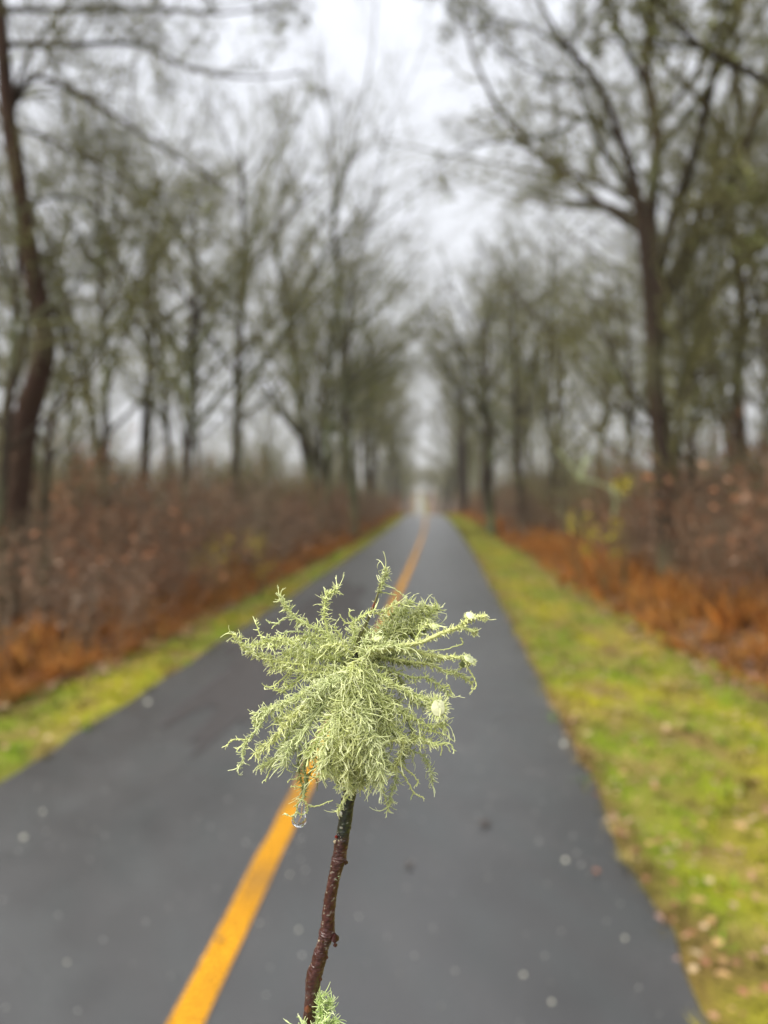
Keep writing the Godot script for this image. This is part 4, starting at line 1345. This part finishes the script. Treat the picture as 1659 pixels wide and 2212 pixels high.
	frond(o, [[942, 170, 0], [950, 140, 0], [965, 115, 0], [962, 85, 0]], 6, 26, 0.9, 0.0, 0.1, 0.85)
	frond(o, [[935, 215, 0], [940, 190, 0], [945, 165, 0]], 9, 24, 1.2, 0.0, 0.1, 0.75)
	frond(o, [[935, 215, 0], [975, 220, 0], [1010, 228, 0], [1020, 232, 0]], 4, 6, 10, 0.0, 0.0, 0.9)
	# the heart of the clump, its shade put into a darker tone
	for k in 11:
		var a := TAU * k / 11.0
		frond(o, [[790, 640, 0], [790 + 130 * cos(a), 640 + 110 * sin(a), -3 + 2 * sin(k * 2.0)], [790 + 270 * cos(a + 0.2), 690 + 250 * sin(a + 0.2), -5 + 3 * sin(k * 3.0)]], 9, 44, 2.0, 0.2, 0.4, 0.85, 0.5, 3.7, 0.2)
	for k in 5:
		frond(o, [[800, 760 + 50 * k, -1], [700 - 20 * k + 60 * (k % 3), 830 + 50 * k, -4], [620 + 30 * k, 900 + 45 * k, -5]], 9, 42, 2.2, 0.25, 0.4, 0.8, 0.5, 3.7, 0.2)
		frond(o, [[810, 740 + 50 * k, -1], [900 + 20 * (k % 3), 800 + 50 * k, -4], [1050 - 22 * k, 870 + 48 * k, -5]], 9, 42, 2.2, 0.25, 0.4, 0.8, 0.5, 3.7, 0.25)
	# the hanging strand that ends in the drop
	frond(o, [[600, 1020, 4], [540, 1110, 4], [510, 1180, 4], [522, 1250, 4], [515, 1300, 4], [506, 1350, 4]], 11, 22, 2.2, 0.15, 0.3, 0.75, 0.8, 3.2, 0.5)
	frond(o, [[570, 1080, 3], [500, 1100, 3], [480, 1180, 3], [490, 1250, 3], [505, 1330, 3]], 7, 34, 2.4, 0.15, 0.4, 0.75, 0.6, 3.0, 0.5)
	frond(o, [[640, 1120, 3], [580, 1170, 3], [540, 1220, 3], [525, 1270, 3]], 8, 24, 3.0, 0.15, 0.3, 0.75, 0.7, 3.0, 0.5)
	frond(o, [[500, 1225, 4], [460, 1245, 4], [435, 1245, 4], [420, 1262, 4]], 5, 5, 12, 0.0, 0.0)
	frond(o, [[500, 1290, 4], [465, 1285, 4], [435, 1288, 4]], 5, 5, 12, 0.0, 0.0)
	frond(o, [[540, 1395, 4], [590, 1395, 4], [630, 1375, 4], [670, 1365, 4]], 5, 5, 12, 0.0, 0.0)
	frond(o, [[545, 1225, 4], [575, 1240, 4], [585, 1270, 4], [583, 1310, 4]], 3, 4, 14, 0.0, 0.0, 0.45, 0.6, 3.0, 0.7)
	frond(o, [[500, 1350, 5.6], [478, 1370, 5.8], [476, 1400, 5.9], [500, 1425, 6.1], [535, 1405, 5.8], [530, 1370, 5.6], [510, 1352, 5.4]], 4, 12, 4, 0.1, 0.2, 0.85, 0.8, 3.0, 0.4)
	frond(o, [[480, 1405, 6], [462, 1425, 5.6], [445, 1440, 5.4], [415, 1432, 5]], 4, 8, 6, 0.0, 0.0)
	# saucers
	saucer(o, 1250, 826, 8, 40, 43, Vector3(0.3, 0.3, 1.0), 32, Color(0.78, 0.80, 0.50))
	saucer(o, 1432, 332, 5, 40, 22, Vector3(0.05, 1.0, 0.35), 22, Color(0.60, 0.61, 0.40))
	saucer(o, 1428, 572, 5, 44, 32, Vector3(0.55, 0.85, 0.3), 26, Color(0.56, 0.60, 0.36))
	saucer(o, 1410, 602, 4, 34, 30, Vector3(0.3, -0.6, 0.9), 18, Color(0.22, 0.27, 0.12))
	saucer(o, 1510, 345, 5, 14, 14, Vector3(0.4, 0.3, 1.0), 20, Color(0.66, 0.62, 0.36))
	saucer(o, 1456, 424, 5, 18, 18, Vector3(0.5, 0.0, 1.0), 18, Color(0.36, 0.37, 0.17))
	saucer(o, 1240, 402, 2, 18, 16, Vector3(0.3, 0.8, 0.7), 20, Color(0.55, 0.60, 0.33))
	saucer(o, 915, 450, 7, 18, 16, Vector3(-0.2, 0.8, 0.7), 18, Color(0.55, 0.60, 0.33))

	# the bright tuft lower down on the twig
	var t := thing("lichen_tuft", "small bright green lichen tuft on the twig at the bottom edge", "lichen")
	t.transform = clump_frame()
	var spots := [[[1030, 3340], [1050, 3290], [1070, 3260], [1078, 3236]], [[1030, 3340], [1042, 3300], [1046, 3262], [1042, 3235], [1045, 3216]], [[1030, 3345], [1070, 3310], [1098, 3292]], [[1030, 3345], [1080, 3330], [1110, 3330]], [[1040, 3350], [1080, 3350], [1112, 3360]], [[1030, 3345], [1000, 3310], [980, 3305]], [[1030, 3345], [990, 3330], [972, 3330]], [[1030, 3350], [1000, 3370], [975, 3390]], [[1035, 3350], [1060, 3390], [1090, 3410]], [[1030, 3340], [1060, 3310], [1060, 3270]], [[1035, 3350], [1025, 3400], [1010, 3430]]]
	for k in spots.size():
		var list := []
		for q in spots[k]:
			list.append([(q[0] - 700.0) * 1.7463, (q[1] - 1800.0) * 1.7463, 2.0 + 0.35 * k])
		frond(t, list, 10, 30, 0.9, 0.0, 0.4, 1.0, 0.5, 4.0, 1.0, Color(0.50, 0.68, 0.20))

	# the drop of water
	var drop := thing("water_drop", "clear hanging water drop at the tip of the lichen strand", "water drop")
	drop.transform = clump_frame()
	var water := StandardMaterial3D.new()
	water.albedo_color = Color(1, 1, 1, 0.02)
	water.transparency = BaseMaterial3D.TRANSPARENCY_ALPHA
	water.roughness = 0.0
	water.refraction_enabled = true
	water.refraction_scale = 0.033
	var wm := Mesher.new()
	var axis_top := here(700.0 + 508 / 1.7463, 1800.0 + 1345 / 1.7463, 4.6)
	var axis_end := here(700.0 + 478 / 1.7463, 1800.0 + 1506 / 1.7463, 4.6)
	var wp := PackedVector3Array()
	var wr := PackedFloat32Array()
	var prof := [0.02, 0.055, 0.085, 0.105, 0.12, 0.135, 0.15, 0.168, 0.187, 0.208, 0.228, 0.245, 0.252, 0.243, 0.21, 0.135, 0.02]
	var span := axis_top.distance_to(axis_end)
	for k in prof.size():
		var a := float(k) / (prof.size() - 1)
		wp.append(axis_top.lerp(axis_end, 1.0 - pow(1.0 - a, 1.15)))
		wr.append(prof[k] * span)
	var fine_p := smooth(wp, 3)
	var fine_r := PackedFloat32Array()
	for k in fine_p.size():
		var f := k / 3.0
		var j := mini(int(f), prof.size() - 2)
		fine_r.append(lerpf(wr[j], wr[j + 1], f - j))
	# a lathe with true surface normals
	var g := []
	var gc := PackedColorArray()
	var ax := (axis_end - axis_top).normalized()
	var uu := ax.cross(Vector3.BACK).normalized()
	var ww := ax.cross(uu)
	for k in fine_p.size():
		for s in 33:
			var a := TAU * (s % 32) / 32.0
			g.append(fine_p[k] + (uu * cos(a) + ww * sin(a)) * fine_r[k])
			gc.append(Color.WHITE)
	wm.grid(g, 33, gc)
	part("drop", wm.done(), water, drop)
